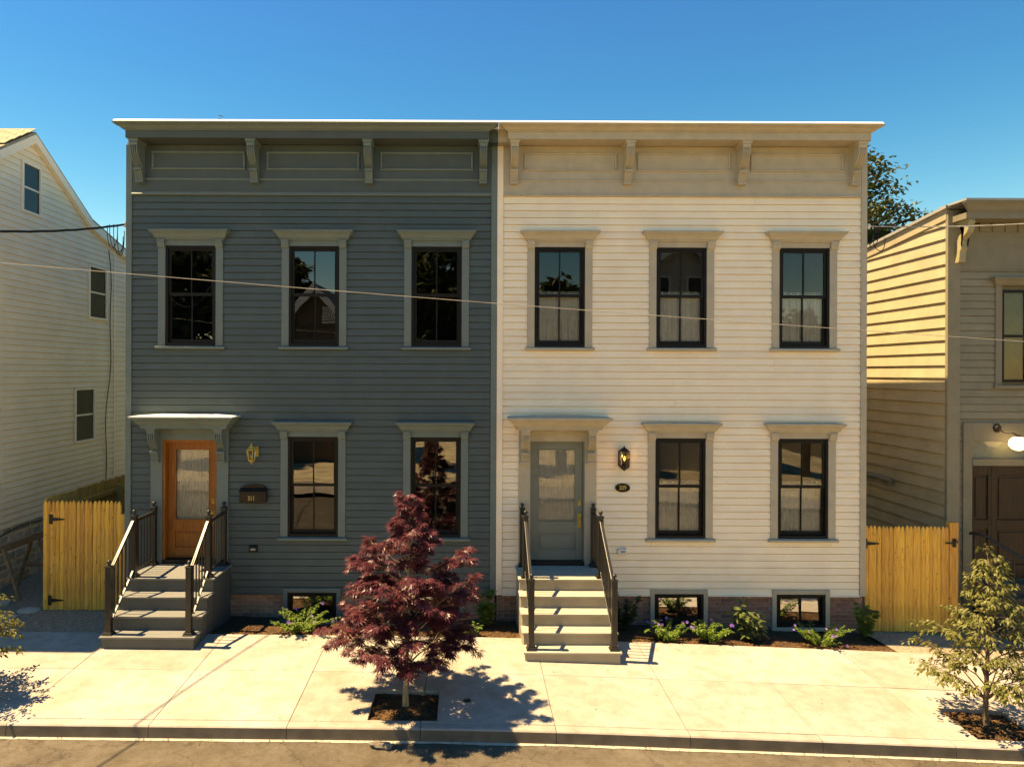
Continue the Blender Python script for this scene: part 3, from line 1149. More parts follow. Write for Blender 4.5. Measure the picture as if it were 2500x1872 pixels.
    k.lathe([(0.02, 0), (0.02, 0.02), (0.012, 0.024)], 0, 0, 10)
    for i in range(len(k.v) - 30, len(k.v)):
        vx, vy, vz = k.v[i]
        k.v[i] = (hx + vx, rec - 0.012 - vz, 1.885 + vy)
    k.build('deadbolt', 'brass', door)
    k = MB()
    k.box(hx - 0.03, hx + 0.03, rec - 0.012, rec, 1.45, 1.71)
    k.tube([(hx, rec - 0.012, 1.50), (hx, rec - 0.06, 1.53), (hx, rec - 0.065, 1.60), (hx, rec - 0.012, 1.65)], 0.011, 8)
    k.lathe([(0.008, 0), (0.008, 0.035), (0.024, 0.045), (0.026, 0.06), (0.012, 0.07)], 0, 0, 10)
    for i in range(len(k.v) - 50, len(k.v)):
        vx, vy, vz = k.v[i]
        k.v[i] = (hx + vx, rec - 0.012 - vz, 1.68 + vy)
    k.build('door_handle', 'brass', door, smooth=False)
    return H


HL = row_house('slate_row_house', 'slate grey clapboard row house with oiled wood front door', -6.03, 0.524, 'slate', 'slate_trim', 'slate_frieze', 'slate_trim', 'slate_trim',
               [-4.886, -2.705, -0.542], [-2.711, -0.546], [-2.72, -0.55], -4.886, 'wood', 'brick_t', (-5.87, 0.362), (-6.00, 0.521),
               [-5.755, -3.743, -1.731, 0.27], [(-5.575, -3.92), (-3.55, -1.905), (-1.545, 0.10)], False)
HR = row_house('cream_row_house', 'cream clapboard row house with taupe trim and sage green door', 0.526, 7.055, 'cream', 'taupe', 'taupe', 'cream_corner', 'taupe',
               [1.634, 3.784, 5.954], [3.777, 5.943], [3.760, 5.912], 1.604, 'grey', 'brick', (0.69, 6.91), (0.531, 7.035),
               [0.81, 2.808, 4.805, 6.80], [(0.99, 2.635), (2.985, 4.635), (4.985, 6.63)], True)


# ------------------------------------------------------------------ stoops
def stoop(name, label, x0, x1, yl, tread, nt, zl, m_tread, m_side, rise, zg):
    S = thing(name, label, 'steps')
    levels = [(zl - k * rise, yl - (k * tread)) for k in range(nt + 1)]
    ov = 0.025
    yback = -0.05
    for k, (z, yf) in enumerate(levels):
        # yf: front edge of tread k ; back edge is front edge of the one above
        yb = yback if k == 0 else levels[k - 1][1] + 0.03
        # two boards
        nb = 6 if k == 0 else 2
        w = (yb - yf) / nb
        for i in range(nb):
            b = MB()
            b.box(x0 - ov, x1 + ov, yf + i * w + 0.002, yf + (i + 1) * w - 0.002, z - 0.028, z)
            b.build('tread_board', m_tread, S, bevel=0.003)
        zn = levels[k + 1][0] - 0.03 if k < nt else zg
        b = MB()
        b.box(x0, x1, yf + 0.025, yf + 0.05, zn, z - 0.0285)
        b.build('riser', m_side, S)
        for xs in ((x0, x0 + 0.03), (x1 - 0.03, x1)):
            b = MB()
            b.box(xs[0], xs[1], yf + 0.0505, yb - (0.0 if k == 0 else 0.0), zg - 0.3, z - 0.0285)
            b.build('side_panel', m_side, S)
    return S, levels


def railing(S, x, y0, ymid, ywall, zlow, zl, zstep, m='rail'):
    """posts with ball finials, sloping handrail, level handrail, balusters"""
    rl = MB()
    rl.tube([(x, y0, zlow + 0.97), (x, ymid, zl + 0.93), (x, ywall, zl + 0.93)], 0.004, 4)
    Rr = rl.build('railing', m, S)
    for (y, zb, ht) in ((y0, zlow, 1.03), (ymid, zl, 1.0), (ywall, zl, 1.0)):
        p = MB()
        hw = 0.042
        p.box(x - hw, x + hw, y - hw, y + hw, zb + 0.002, zb + ht)
        p.box(x - 0.075, x + 0.075, y - 0.075, y + 0.075, zb + 0.0005, zb + 0.018)
        p.box(x - 0.062, x + 0.062, y - 0.062, y + 0.062, zb + 0.018, zb + 0.045)
        p.box(x - 0.05, x + 0.05, y - 0.05, y + 0.05, zb + ht, zb + ht + 0.02)
        p.build('post', m, Rr, bevel=0.004)
        f = MB()
        zc = zb + ht + 0.02
        f.lathe([(0.028, zc), (0.02, zc + 0.012), (0.012, zc + 0.02), (0.014, zc + 0.028), (0.026, zc + 0.036), (0.034, zc + 0.052), (0.034, zc + 0.066), (0.025, zc + 0.082), (0.008, zc + 0.09)], x, y, 14)
        f.build('ball_finial', m, Rr, smooth=True)

    def bar(ya, za, yb, zb, w, h, name, bev=0.006):
        b = MB()
        b.prism([(ya, za - h / 2), (yb, zb - h / 2), (yb, zb + h / 2), (ya, za + h / 2)], 'x', x - w / 2, x + w / 2)
        b.build(name, m, Rr, bevel=bev)
    t0 = (y0 + 0.04, zlow + 0.955)
    t1 = (ymid - 0.04, zl + 0.92)
    bar(t0[0], t0[1], t1[0], t1[1], 0.052, 0.05, 'handrail')
    b0 = (y0 + 0.04, zlow + 0.16)
    b1 = (ymid - 0.04, zl + 0.10)
    bar(b0[0], b0[1], b1[0], b1[1], 0.03, 0.03, 'bottom_rail', 0.002)
    bar(ymid + 0.04, zl + 0.92, ywall - 0.04, zl + 0.92, 0.052, 0.05, 'handrail')
    bar(ymid + 0.04, zl + 0.09, ywall - 0.04, zl + 0.09, 0.03, 0.03, 'bottom_rail', 0.002)
    n = max(2, int(round((t1[0] - t0[0]) / 0.112)))
    for k in range(1, n):
        t = k / n
        y = t0[0] + (t1[0] - t0[0]) * t
        b = MB()
        b.box(x - 0.009, x + 0.009, y - 0.009, y + 0.009, b0[1] + (b1[1] - b0[1]) * t, t0[1] + (t1[1] - t0[1]) * t)
        b.build('baluster', m, Rr)
    n = max(2, int(round((ywall - ymid - 0.08) / 0.112)))
    for k in range(1, n):
        y = ymid + 0.04 + (ywall - ymid - 0.08) * k / n
        b = MB()
        b.box(x - 0.009, x + 0.009, y - 0.009, y + 0.009, zl + 0.09, zl + 0.92)
        b.build('baluster', m, Rr)


M['deck_grey'] = mat('grey_deck_board', (0.19, 0.188, 0.178), 0.6, 0.1, 3, 0.15, 60, stretch=(1, 12, 4))
M['deck_side'] = mat('grey_step_paint', (0.08, 0.09, 0.088), 0.55, 0.07, 4, 0.1, 60)
M['deck_cream'] = mat('cream_deck_board', (0.42, 0.375, 0.3), 0.6, 0.08, 3, 0.1, 60, stretch=(1, 12, 4))
M['deck_cside'] = mat('taupe_step_paint', (0.32, 0.28, 0.215), 0.6, 0.08, 4, 0.1, 60)
S1, lv1 = stoop('front_steps', 'dark grey wooden front steps with black railings below the wood door', -5.555, -4.15, -0.89, 0.27, 3, 0.80, 'deck_grey', 'deck_side', 0.2155, -0.09)
S2, lv2 = stoop('front_steps', 'pale taupe front steps with black railings below the sage green door', 0.885, 2.30, -0.85, 0.27, 4, 0.80, 'deck_cream', 'deck_cside', 0.19, -0.26)
for x in (-5.485, -4.255):
    railing(S1, x, -1.58, -0.80, -0.10, lv1[-1][0], 0.80, 0.19)
for x in (0.983, 2.228):
    railing(S2, x, -1.81, -0.75, -0.10, lv2[-1][0], 0.80, 0.19)

# ------------------------------------------------------------------ things on the facades
# brass lantern
L1 = thing('wall_lantern', 'brass carriage lantern on the slate clapboards beside the wood door', 'lantern')
lx, lz = -3.765, 2.755
b = MB()
b.lathe([(0.014, lz + 0.185), (0.02, lz + 0.17), (0.012, lz + 0.16), (0.03, lz + 0.135), (0.055, lz + 0.11), (0.095, lz + 0.075), (0.095, lz + 0.065)], lx, -0.13, 6)
b.build('lantern_roof', 'brass', L1)
b = MB()
for k in range(6):
    a = 2 * math.pi * k / 6
    b.tube([(lx + 0.088 * math.cos(a), -0.13 + 0.088 * math.sin(a), lz + 0.065), (lx + 0.05 * math.cos(a), -0.13 + 0.05 * math.sin(a), lz - 0.11)], 0.008, 5)
b.lathe([(0.058, lz - 0.105), (0.058, lz - 0.12), (0.03, lz - 0.14), (0.014, lz - 0.15), (0.016, lz - 0.165), (0.006, lz - 0.18)], lx, -0.13, 6)
b.build('lantern_frame', 'brass', L1)
b = MB()
b.lathe([(0.048, lz - 0.105), (0.082, lz + 0.064)], lx, -0.13, 6)
b.build('lantern_glass', 'glass_dim', L1)
b = MB()
b.tube([(lx, -0.13, lz + 0.09), (lx + 0.04, -0.08, lz + 0.11), (lx + 0.05, -0.02, lz + 0.07)], 0.009, 6)
b.box(lx + 0.01, lx + 0.09, -0.028, -0.018, lz - 0.06, lz + 0.12)
b.lathe([(0.018, lz - 0.10), (0.018, lz - 0.02), (0.01, lz - 0.015)], lx, -0.13, 8)
b.build('lantern_arm', 'brass', L1)
# bronze lantern
L2 = thing('wall_lantern', 'dark bronze hexagonal lantern with lit bulb on the cream clapboards', 'lantern')
lx, lz = 2.76, 2.69
b = MB()
b.lathe([(0.006, lz + 0.235), (0.006, lz + 0.215), (0.012, lz + 0.21), (0.095, lz + 0.142), (0.095, lz + 0.132)], lx, -0.12, 6, math.pi / 6)
b.build('lantern_roof', 'bronze', L2)
b = MB()
for k in range(6):
    a = math.pi / 6 + 2 * math.pi * k / 6
    b.tube([(lx + 0.09 * math.cos(a), -0.12 + 0.09 * math.sin(a), lz + 0.135), (lx + 0.09 * math.cos(a), -0.12 + 0.09 * math.sin(a), lz - 0.135)], 0.009, 5)
b.lathe([(0.095, lz - 0.13), (0.095, lz - 0.142), (0.012, lz - 0.205), (0.004, lz - 0.215)], lx, -0.12, 6, math.pi / 6)
b.box(lx - 0.085, lx + 0.085, -0.045, -0.018, lz - 0.13, lz + 0.13)
b.build('lantern_frame', 'bronze', L2)
b = MB()
b.lathe([(0.084, lz - 0.13), (0.084, lz + 0.13)], lx, -0.12, 6, math.pi / 6)
b.build('lantern_glass', 'glass_dim', L2)
b = MB()
b.lathe([(0.004, lz + 0.045), (0.012, lz + 0.03), (0.018, lz + 0.005), (0.012, lz - 0.03)], lx + 0.01, -0.12, 10)
b.build('bulb', 'bulb', L2, smooth=True)
b = MB()
b.lathe([(0.014, lz - 0.13), (0.014, lz - 0.03)], lx + 0.01, -0.12, 8)
b.build('bulb_holder', 'bronze', L2)
pl = bpy.data.lights.new('lantern_light', 'POINT')
pl.energy = 0.35
pl.color = (1, 0.6, 0.25)
pl.shadow_soft_size = 0.02
po = bpy.data.objects.new('lantern_light', pl)
COL.objects.link(po)
po.parent = L2
po.location = (lx + 0.01, -0.155, lz + 0.02)
# mailbox 311
MBX = thing('mailbox', 'dark bronze wall mailbox numbered 311 beside the wood door', 'mailbox')
mx, mz = -3.745, 2.03
b = MB()
b.box(mx - 0.232, mx + 0.232, -0.135, -0.02, mz - 0.13, mz + 0.05)
b.build('box', 'bronze', MBX, bevel=0.006)
b = MB()
arch = [(mx - 0.232, mz + 0.10), (mx - 0.20, mz + 0.125)] + [(mx + 0.20 * math.sin(t), mz + 0.125 + 0.055 * math.cos(t)) for t in [(-1.4 + 2.8 * i / 10) for i in range(11)]] + [(mx + 0.20, mz + 0.125), (mx + 0.232, mz + 0.10), (mx + 0.232, mz + 0.05), (mx - 0.232, mz + 0.05)]
b.prism(arch, 'y', -0.045, -0.02)
b.build('back_plate', 'bronze', MBX)
b = MB()
b.prism([(-0.14, mz + 0.05), (-0.14, mz + 0.065), (-0.046, mz + 0.12), (-0.046, mz + 0.05)], 'x', mx - 0.238, mx + 0.238)
b.build('lid', 'bronze', MBX, bevel=0.003)
b = MB()
b.box(mx - 0.20, mx + 0.16, -0.139, -0.1352, mz - 0.105, mz - 0.005)
b.box(mx + 0.178, mx + 0.19, -0.139, -0.1352, mz - 0.11, mz + 0.0)
b.build('name_plate', 'bronze', MBX)
text_mesh('numerals', '311', 0.115, 'gold', MBX, (mx - 0.02, -0.1405, mz - 0.055), 0.74)
# plaque 309
PQ = thing('house_number_plaque', 'black oval plaque with gold number 309 under the bronze lantern', 'plaque')
px_, pz_ = 2.755, 2.168
for (rx, rz, ya, yb, m, nm) in ((0.132, 0.076, -0.036, -0.018, 'bronze', 'plate'), (0.122, 0.066, -0.0385, -0.0362, 'black', 'plate_field')):
    b = MB()
    b.prism([(px_ + rx * math.cos(2 * math.pi * k / 40), pz_ + rz * math.sin(2 * math.pi * k / 40)) for k in range(40)], 'y', ya, yb)
    b.build(nm, m, PQ)
text_mesh('numerals', '309', 0.11, 'gold', PQ, (px_, -0.0395, pz_), 0.80)
# outlet boxes
OB = thing('outlet_box', 'small black weatherproof outlet box on the slate clapboards', 'outlet')
b = MB()
b.box(-3.83, -3.68, -0.06, -0.018, 1.01, 1.13)
b.build('housing', 'black', OB, bevel=0.012)
b = MB()
b.box(-3.80, -3.71, -0.068, -0.0605, 1.045, 1.085)
b.build('cover', 'roof_metal', OB, bevel=0.008)
OB = thing('outlet_box', 'small white outlet box on the cream clapboards beside the railing', 'outlet')
b = MB()
b.box(2.672, 2.828, -0.062, -0.018, 0.995, 1.098)
b.build('housing', 'plastic_white', OB, bevel=0.008)
b = MB()
b.box(2.715, 2.80, -0.067, -0.0625, 1.025, 1.068)
b.build('cover', 'roof_metal', OB, bevel=0.003)


# ------------------------------------------------------------------ picket gates and fences
def picket_mesh(w, h, th=0.022):
    b = MB()
    n = 6
    for (y) in (0,):
        prof = []
        for k in range(n + 1):
            u = -1 + 2 * k / n
            prof.append((u * w / 2, -th * (0.45 + 0.55 * math.sqrt(max(0, 1 - u * u * 0.9)))))
        base = prof + [(w / 2, 0.0), (-w / 2, 0.0)]
        m = len(base)
        for (z, s) in ((0, 1.0), (h - 0.085, 1.0), (h - 0.045, 0.86), (h - 0.015, 0.5), (h, 0.12)):
            b.v += [(x * s, yy, z) for x, yy in base]
        for j in range(4):
            for k in range(m):
                a = j * m + k
                c = j * m + (k + 1) % m
                b.f.append((a, c, c + m, a + m))
        b.f.append(tuple(reversed(range(m))))
        b.f.append(tuple(4 * m + k for k in range(m)))
    return b.mesh('picket')


def gate(name, label, x0, x1, y, zb, zt, n, posts, hinge_left):
    G = thing(name, label, 'gate')
    pw = (x1 - x0) / n
    meshes = []
    for k in range(3):
        me = picket_mesh(pw - 0.004, zt - zb)
        me.materials.append(M['fence'])
        meshes.append(me)
    for k in range(n):
        o = link('picket', meshes[k % 3], G)
        o.location = (x0 + pw * (k + 0.5), y + random.uniform(-0.003, 0.003), zb + random.uniform(-0.012, 0.006))
        o.rotation_euler = (0, random.uniform(-0.004, 0.004), 0)
    for z in (zb + 0.25, (zb + zt) / 2, zt - 0.3):
        b = MB()
        b.box(x0 + 0.02, x1 - 0.02, y + 0.004, y + 0.045, z, z + 0.085)
        b.build('rail', 'fence', G)
    for (xa, w, ztop) in posts:
        b = MB()
        b.box(xa - w / 2, xa + w / 2, y - 0.02, y + 0.085, zb - 0.3, ztop)
        b.build('post', 'fence', G, bevel=0.004)
    for (hx, hz, d) in hinge_left:
        b = MB()
        b.box(hx - 0.03 * 1, hx + 0.03, y - 0.034, y - 0.024, hz - 0.085, hz + 0.085)
        b.prism([(hx, hz - 0.035), (hx + d * 0.24, hz - 0.008), (hx + d * 0.24, hz + 0.008), (hx, hz + 0.035)], 'y', y - 0.038, y - 0.026)
        b.build('hinge', 'iron', G)
    return G


gate('picket_gate', 'golden pine picket gate beside the slate house and its steps', -7.49, -6.10, 0.02, -0.03, 1.90, 19, [(-7.50 + 0.145, 0.075, 1.70), (-6.075, 0.06, 1.66)], [(-7.345, 1.57, 1), (-7.36, 0.14, 1)])
G2 = gate('picket_gate', 'golden pine picket gate between the cream house and olive house', 7.06, 8.545, 0.02, -0.35, 1.51, 21, [(8.63, 0.155, 1.57)], [(7.06, 1.20, 1), (7.06, 0.0, 1)])
b = MB()
b.box(8.60, 8.66, -0.012, 0.0, 1.14, 1.29)
b.box(8.47, 8.62, -0.03, -0.012, 1.20, 1.225)
b.tube([(8.61, -0.02, 1.27), (8.66, -0.03, 1.25), (8.67, -0.03, 1.22)], 0.012, 6)
b.build('latch', 'iron', G2)
F = thing('side_fence', 'older board fence running back along the alley behind the left gate', 'fence')
fx0 = -7.47
nb = 46
pm = MB().box(-0.066, 0.066, -0.01, 0.01, -0.15, 1.93).mesh('fence_board')
pm.materials.append(M['fence_old'])
for k in range(nb):
    o = link('fence_board', pm, F)
    o.location = (fx0 + random.uniform(-0.003, 0.003), 0.12 + 0.138 * k, random.uniform(-0.015, 0.012))
    o.rotation_euler = (0, 0, math.pi / 2)
for z in (0.35, 1.0, 1.62):
    b = MB()
    b.box(fx0 + 0.012, fx0 + 0.055, 0.05, 6.4, z, z + 0.085)
    b.build('rail', 'fence_old', F)
for y in (2.35, 4.75):
    b = MB()
    b.box(fx0 + 0.055, fx0 + 0.15, y, y + 0.095, -0.2, 1.80)
    b.build('post', 'fence_old', F)


# ------------------------------------------------------------------ house on the left (gable side)
NL = thing('vinyl_house', 'taupe vinyl sided gabled house beyond the alley at the left edge', 'house')
XW = -9.0
NG = [(-1.4, 6.94), (1.97, 9.03), (4.10, 7.72), (8.5, 6.55)]


def roof_at(y):
    return interp(y, NG)


def side_board(y0, y1, zb, e, za, zc_, sgn, X, m, parent, lip, gable=None, name='siding_board'):
    """horizontal board on a wall that faces +x (sgn 1) or -x (sgn -1)"""
    def xf(z):
        t = (z - zb) / e
        return X + sgn * (lip * (1 - t) + 0.004 * t)
    b = MB()
    gv = zc_ - 0.012
    b.prism([(xf(za), za), (xf(gv), gv), (X + sgn * 0.001, gv - 0.001), (X + sgn * 0.001, zc_), (X - sgn * 0.004, zc_), (X - sgn * 0.004, za)], 'y', y0, y1)
    return b.build(name, m, parent)


nlw = [(1.66, 2.29, 7.40, 8.45), (4.09, 4.92, 5.43, 6.73), (3.53, 4.38, 2.52, 3.80)]
e = 0.128
k = 0
while True:
    zb = 1.12 + k * e
    if zb > 8.9:
        break
    k += 1
    zt = zb + e
    # gable clip: range of y where roof above zt
    ya, yb = -1.4, 8.5
    if zb + 0.3 * e > 6.55:
        pts = [(-1.4 + 0.02 * i) for i in range(int(9.9 / 0.02))]
        ok = [y for y in pts if roof_at(y) > zb + 0.55 * e]
        if not ok:
            continue
        ya, yb = min(ok), max(ok)
    xs = [ya, yb]
    cuts = [(w[0] - 0.02, w[1] + 0.02) for w in nlw if w[2] < zt - 0.01 and w[3] > zb + 0.01]
    segs = [(ya, yb)]
    for (c, d) in cuts:
        ns = []
        for (p, q) in segs:
            if q <= c or p >= d:
                ns.append((p, q))
            else:
                if p < c:
                    ns.append((p, c))
                if q > d:
                    ns.append((d, q))
        segs = ns
    for (p, q) in segs:
        if q - p > 0.03:
            if p < 5.27 < q:
                side_board(p, 5.24, zb, e, zb, zt, 1, XW, 'vinyl', NL, 0.024)
                side_board(5.30, q, zb, e, zb, zt, 1, XW, 'vinyl', NL, 0.024)
            else:
                side_board(p, q, zb, e, zb, zt, 1, XW, 'vinyl', NL, 0.024)
b = MB()
b.box(XW - 0.01, XW + 0.028, 5.24, 5.30, 1.1, 7.3)
b.build('siding_joint_strip', 'vinyl_trim', NL)
body = MB()
body.prism([(-1.4, 0.0), (-1.4, 6.9), (1.97, 8.98), (4.10, 7.66), (8.5, 6.48), (8.5, 0.0)], 'x', XW - 8, XW - 0.006)
body.build('outer_wall', 'vinyl', NL)
rf = MB()
for (p, q) in zip(NG, NG[1:]):
    dy, dz = q[0] - p[0], q[1] - p[1]
    ext = 0.0
    p2 = (p[0] - 0.3, p[1] - 0.3 * dz / dy) if p[0] < -1 else p
    rf.prism([(p2[0], p2[1] + 0.005), (q[0], q[1] + 0.005), (q[0], q[1] + 0.075), (p2[0], p2[1] + 0.075)], 'x', XW - 8.2, XW + 0.10)
rfo = rf.build('roof', 'shingle', NL, fix=True)
for (p, q) in zip(NG, NG[1:]):
    r_ = MB()
    o_ = 0.16
    r_.prism([(p[0], p[1] - o_), (q[0], q[1] - o_), (q[0], q[1] + 0.02), (p[0], p[1] + 0.02)], 'x', XW + 0.018, XW + 0.115)
    r_.build('rake_board', 'vinyl_trim', NL)
# shingle courses on the front slope
sl = math.atan2(2.09, 3.37)
smesh = MB().box(-0.16, 0.16, 0.0, 0.30, 0.0, 0.012).mesh('shingle')
smesh.materials.append(M['shingle'])
for r in range(8):
    for c in range(9):
        o = link('shingle', smesh, rfo)
        d = 0.16 + 0.14 * r
        y = 1.97 - d * math.cos(sl) - 0.06
        z = 9.03 - d * math.sin(sl) + 0.062
        o.location = (XW - 0.08 - 0.325 * c - (r % 2) * 0.16, y, z)
        o.rotation_euler = (sl + 0.05, 0, 0)
b = MB()
b.tube([(XW - 4, 1.97, 9.09), (XW - 0.7, 1.97, 9.09)], 0.06, 8)
b.build('ridge_vent', 'iron', rfo)
for (y0, y1, z0, z1) in nlw:
    f = MB()
    t = 0.055
    for (a, b_, c, d) in ((y0, y0 + t, z0, z1), (y1 - t, y1, z0, z1), (y0 + t, y1 - t, z1 - t, z1), (y0 + t, y1 - t, z0, z0 + t)):
        f.box(XW - 0.05, XW + 0.04, a, b_, c, d)
    f.box(XW - 0.03, XW + 0.015, y0 + t, y1 - t, (z0 + z1) / 2 - 0.02, (z0 + z1) / 2 + 0.02)
    w = f.build('window', 'vinyl_trim', NL, bevel=0.004)
    p = MB()
    p.box(XW - 0.02, XW - 0.004, y0 + t, y1 - t, z0 + t, z1 - t)
    p.build('insect_screen', 'screen', w)
    for (c, d) in ((z0 + t, (z0 + z1) / 2 - 0.02), ((z0 + z1) / 2 + 0.02, z1 - t)):
        p = MB()
        p.quad((XW + 0.006, y0 + t, c), (XW + 0.006, y1 - t, c), (XW + 0.006, y1 - t, d), (XW + 0.006, y0 + t, d))
        p.build('pane', 'glass_dim', w, fix=False)
# rubble foundation
mo = MB()
mo.box(XW - 0.3, XW - 0.012, -1.4, 8.5, -0.4, 1.13)
fo = mo.build('foundation', 'mortar', NL)
rnd = random.Random(3)
z = 1.12
while z > -0.2:
    h = rnd.uniform(0.13, 0.22)
    y = -1.4
    while y < 6.5:
        w = rnd.uniform(0.2, 0.5)
        b = MB()
        jj = lambda: rnd.uniform(-0.012, 0.012)
        b.v = [(XW - 0.05, y + 0.012 + jj(), z - h + 0.012 + jj()), (XW - 0.05, y + w - 0.012 + jj(), z - h + 0.012 + jj()), (XW - 0.05, y + w - 0.012 + jj(), z - 0.012 + jj()), (XW - 0.05, y + 0.012 + jj(), z - 0.012 + jj())]
        cx_, cz_ = y + w / 2, z - h / 2
        b.v += [(XW + rnd.uniform(0.004, 0.022), cx_ + (p[1] - cx_) * 0.82, cz_ + (p[2] - cz_) * 0.78) for p in b.v[:4]]
        b.f = [(4, 5, 6, 7), (0, 1, 5, 4), (1, 2, 6, 5), (2, 3, 7, 6), (3, 0, 4, 7)]
        b.build('stone', 'stone', fo)
        y += w
    z -= h
# cable down the wall
b = MB()
pts = [(XW + 0.04, 4.95 + 0.12 * math.sin(t * 0.9) + 0.05 * math.sin(t * 2.7), 7.2 - t) for t in [i * 0.3 for i in range(21)]]
b.tube(pts, 0.010, 5)
tag(b.build('wall_cable', 'cable'), 'thin black cable hanging down the taupe vinyl wall', 'cable')
b = MB()
b.tube([(XW + 0.05, -0.3 + 0.32 * i, 0.98 + 0.03 * math.sin(i * 1.3) + 0.012 * i) for i in range(14)], 0.014, 5)
tag(b.build('wall_cable', 'cable'), 'dark cable running low along the stone foundation above the sawhorse', 'cable')

# sawhorse
SHX, SHY = -8.05, 0.05
SHr = thing('sawhorse', 'weathered wooden sawhorse beside the left picket gate', 'sawhorse')


def beam(p, q, w, h, name, parent, m='old_wood'):
    p, q = Vector(p), Vector(q)
    d = (q - p)
    l = d.length
    me = MB().box(-w / 2, w / 2, 0, l, -h / 2, h / 2)
    o = me.build(name, m, parent, bevel=0.004)
    o.location = p
    o.rotation_mode = 'QUATERNION'
    o.rotation_quaternion = d.to_track_quat('Y', 'Z')
    return o


zg = g(-8) - 0.06
beam((-8.55, 0.30, zg + 0.97), (-8.53, 1.62, zg + 0.97), 0.09, 0.14, 'top_beam', SHr)
for cy_ in (0.45, 1.45):
    for s_ in (-1, 1):
        beam((-8.54 + s_ * 0.05, cy_, zg + 0.98), (-8.54 + s_ * 0.34, cy_ + 0.03 * s_, zg), 0.09, 0.045, 'leg', SHr)
    beam((-8.74, cy_ - 0.05, zg + 0.42), (-8.34, cy_ - 0.05, zg + 0.42), 0.03, 0.09, 'cross_brace', SHr)
lb_ = beam((-8.20, 1.9, zg), (-8.34, 2.05, zg + 1.32), 0.14, 0.04, 'leaning_board', None)
tag(lb_, 'weathered board leaning upright between the sawhorse and the left gate', 'board')
# weeds by the sawhorse
gbm = MB()
for _ in range(1500):
    x, y = random.gauss(-8.2, 0.35), random.gauss(0.2, 0.6)
    if x < -8.95 or x > -7.6 or noise.noise(Vector((x * 2, y * 2, 9))) < -0.05:
        continue
    zz = g(x) - 0.09
    h = random.uniform(0.02, 0.07)
    a = random.uniform(0, 6.28)
    dx, dy = 0.004 * math.cos(a), 0.004 * math.sin(a)
    lx_, ly_ = random.gauss(0, 0.02), random.gauss(0, 0.02)
    bi = len(gbm.v)
    gbm.v += [(x - dx, y - dy, zz), (x + dx, y + dy, zz), (x + lx_, y + ly_, zz + h)]
    gbm.f.append((bi, bi + 1, bi + 2))
gbm.build('grass', 'grass', fix=False)['kind'] = 'stuff'
# flagstones on the alley path
for i, (x, y, w, d) in enumerate([(-7.95, -0.45, 0.5, 0.34), (-7.7, -0.05, 0.34, 0.26), (-8.15, -0.95, 0.6, 0.42), (-8.5, 0.25, 0.45, 0.5)]):
    b = MB()
    n = 9
    pts = [(x + w * 0.6 * math.cos(6.28 * k / n) * random.uniform(0.8, 1.1), y + d * 0.6 * math.sin(6.28 * k / n) * random.uniform(0.8, 1.1)) for k in range(n)]
    zz = g(x) - 0.03 - 0.02 * max(0, min(1, (y - YB) / 1.3))
    b.prism(pts, 'z', zz - 0.05, zz + 0.022 + 0.004 * i)
    lab = ['flat grey flagstone in front of the sawhorse leg', 'small flagstone tucked against the left gate post', 'wide flagstone at the sidewalk end of the alley path', 'flagstone lying under the wooden sawhorse'][i]
    tag(b.build('flagstone', 'stone', bevel=0.006), lab, 'flagstone', 'flagstones on the alley path')

# ------------------------------------------------------------------ house on the right
NR = thing('olive_house', 'olive painted clapboard house with dark double doors at the right edge', 'house')
XS, YF = 9.05, 0.75
XR = 13.5
er = 0.239


def top_r(y):
    return 7.30 - (y - YF) * 0.115


k = 0
while True:
    zb = 0.30 + k * er
    k += 1
    zt = zb + er
    if zb > 7.1:
        break
    yend = 9.0
    if zt > top_r(9.0) - 0.2:
        yend = min(9.0, YF + (7.10 - zb) / 0.115)
    if yend - YF < 0.3:
        continue
    cuts = [YF + 0.02, yend]
    if random.random() < 0.6 and yend > 3:
        cuts = [YF + 0.02, random.uniform(1.6, min(3.6, yend - 0.3)), yend]
    for p, q in zip(cuts, cuts[1:]):
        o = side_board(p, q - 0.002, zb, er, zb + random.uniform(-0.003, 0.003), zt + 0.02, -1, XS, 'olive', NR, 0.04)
bd = MB()
bd.prism([(YF + 0.06, -0.9), (YF + 0.06, top_r(YF) - 0.02), (9.0, top_r(9.0) - 0.02), (9.0, -0.9)], 'x', XS + 0.006, XR)
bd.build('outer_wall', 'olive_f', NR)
r_ = MB()
r_.prism([(YF, top_r(YF) - 0.20), (9.1, top_r(9.1) - 0.20), (9.1, top_r(9.1)), (YF, top_r(YF))], 'x', XS - 0.055, XS - 0.005)
r_.build('rake_board', 'olive', NR)
r_ = MB()
r_.prism([(YF - 0.05, top_r(YF) + 0.002), (9.2, top_r(9.2) + 0.002), (9.2, top_r(9.2) + 0.06), (YF - 0.05, top_r(YF) + 0.06)], 'x', XS - 0.10, XR)
r_.build('roof', 'roof_metal', NR)
c = MB()
c.box(XS - 0.045, XS + 0.19, YF - 0.04, YF + 0.03, -0.6, top_r(YF) - 0.03)
c.build('corner_board', 'olive_f', NR, bevel=0.004)
ow = (10.03, 10.95, 4.05, 5.78)
od = (9.47, 11.0, 0.35, 2.94)
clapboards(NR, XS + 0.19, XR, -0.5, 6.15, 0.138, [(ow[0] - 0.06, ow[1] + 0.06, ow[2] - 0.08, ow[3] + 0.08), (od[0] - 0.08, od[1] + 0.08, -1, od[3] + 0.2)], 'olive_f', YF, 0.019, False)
f = MB()
f.box(XS + 0.191, XR, YF - 0.028, YF + 0.03, 6.152, 7.0)
f.build('frieze', 'olive_t', NR)
c = MB()
c.box(XS + 0.03, XR, YF - 0.40, YF + 0.03, 7.03, 7.14)
c.mitre(crown_prof(7.14, 7.335, 0.0, 0.10), XS + 0.06, XR, YF - 0.40)
cr = c.build('cornice', 'olive_t', NR)
c = MB()
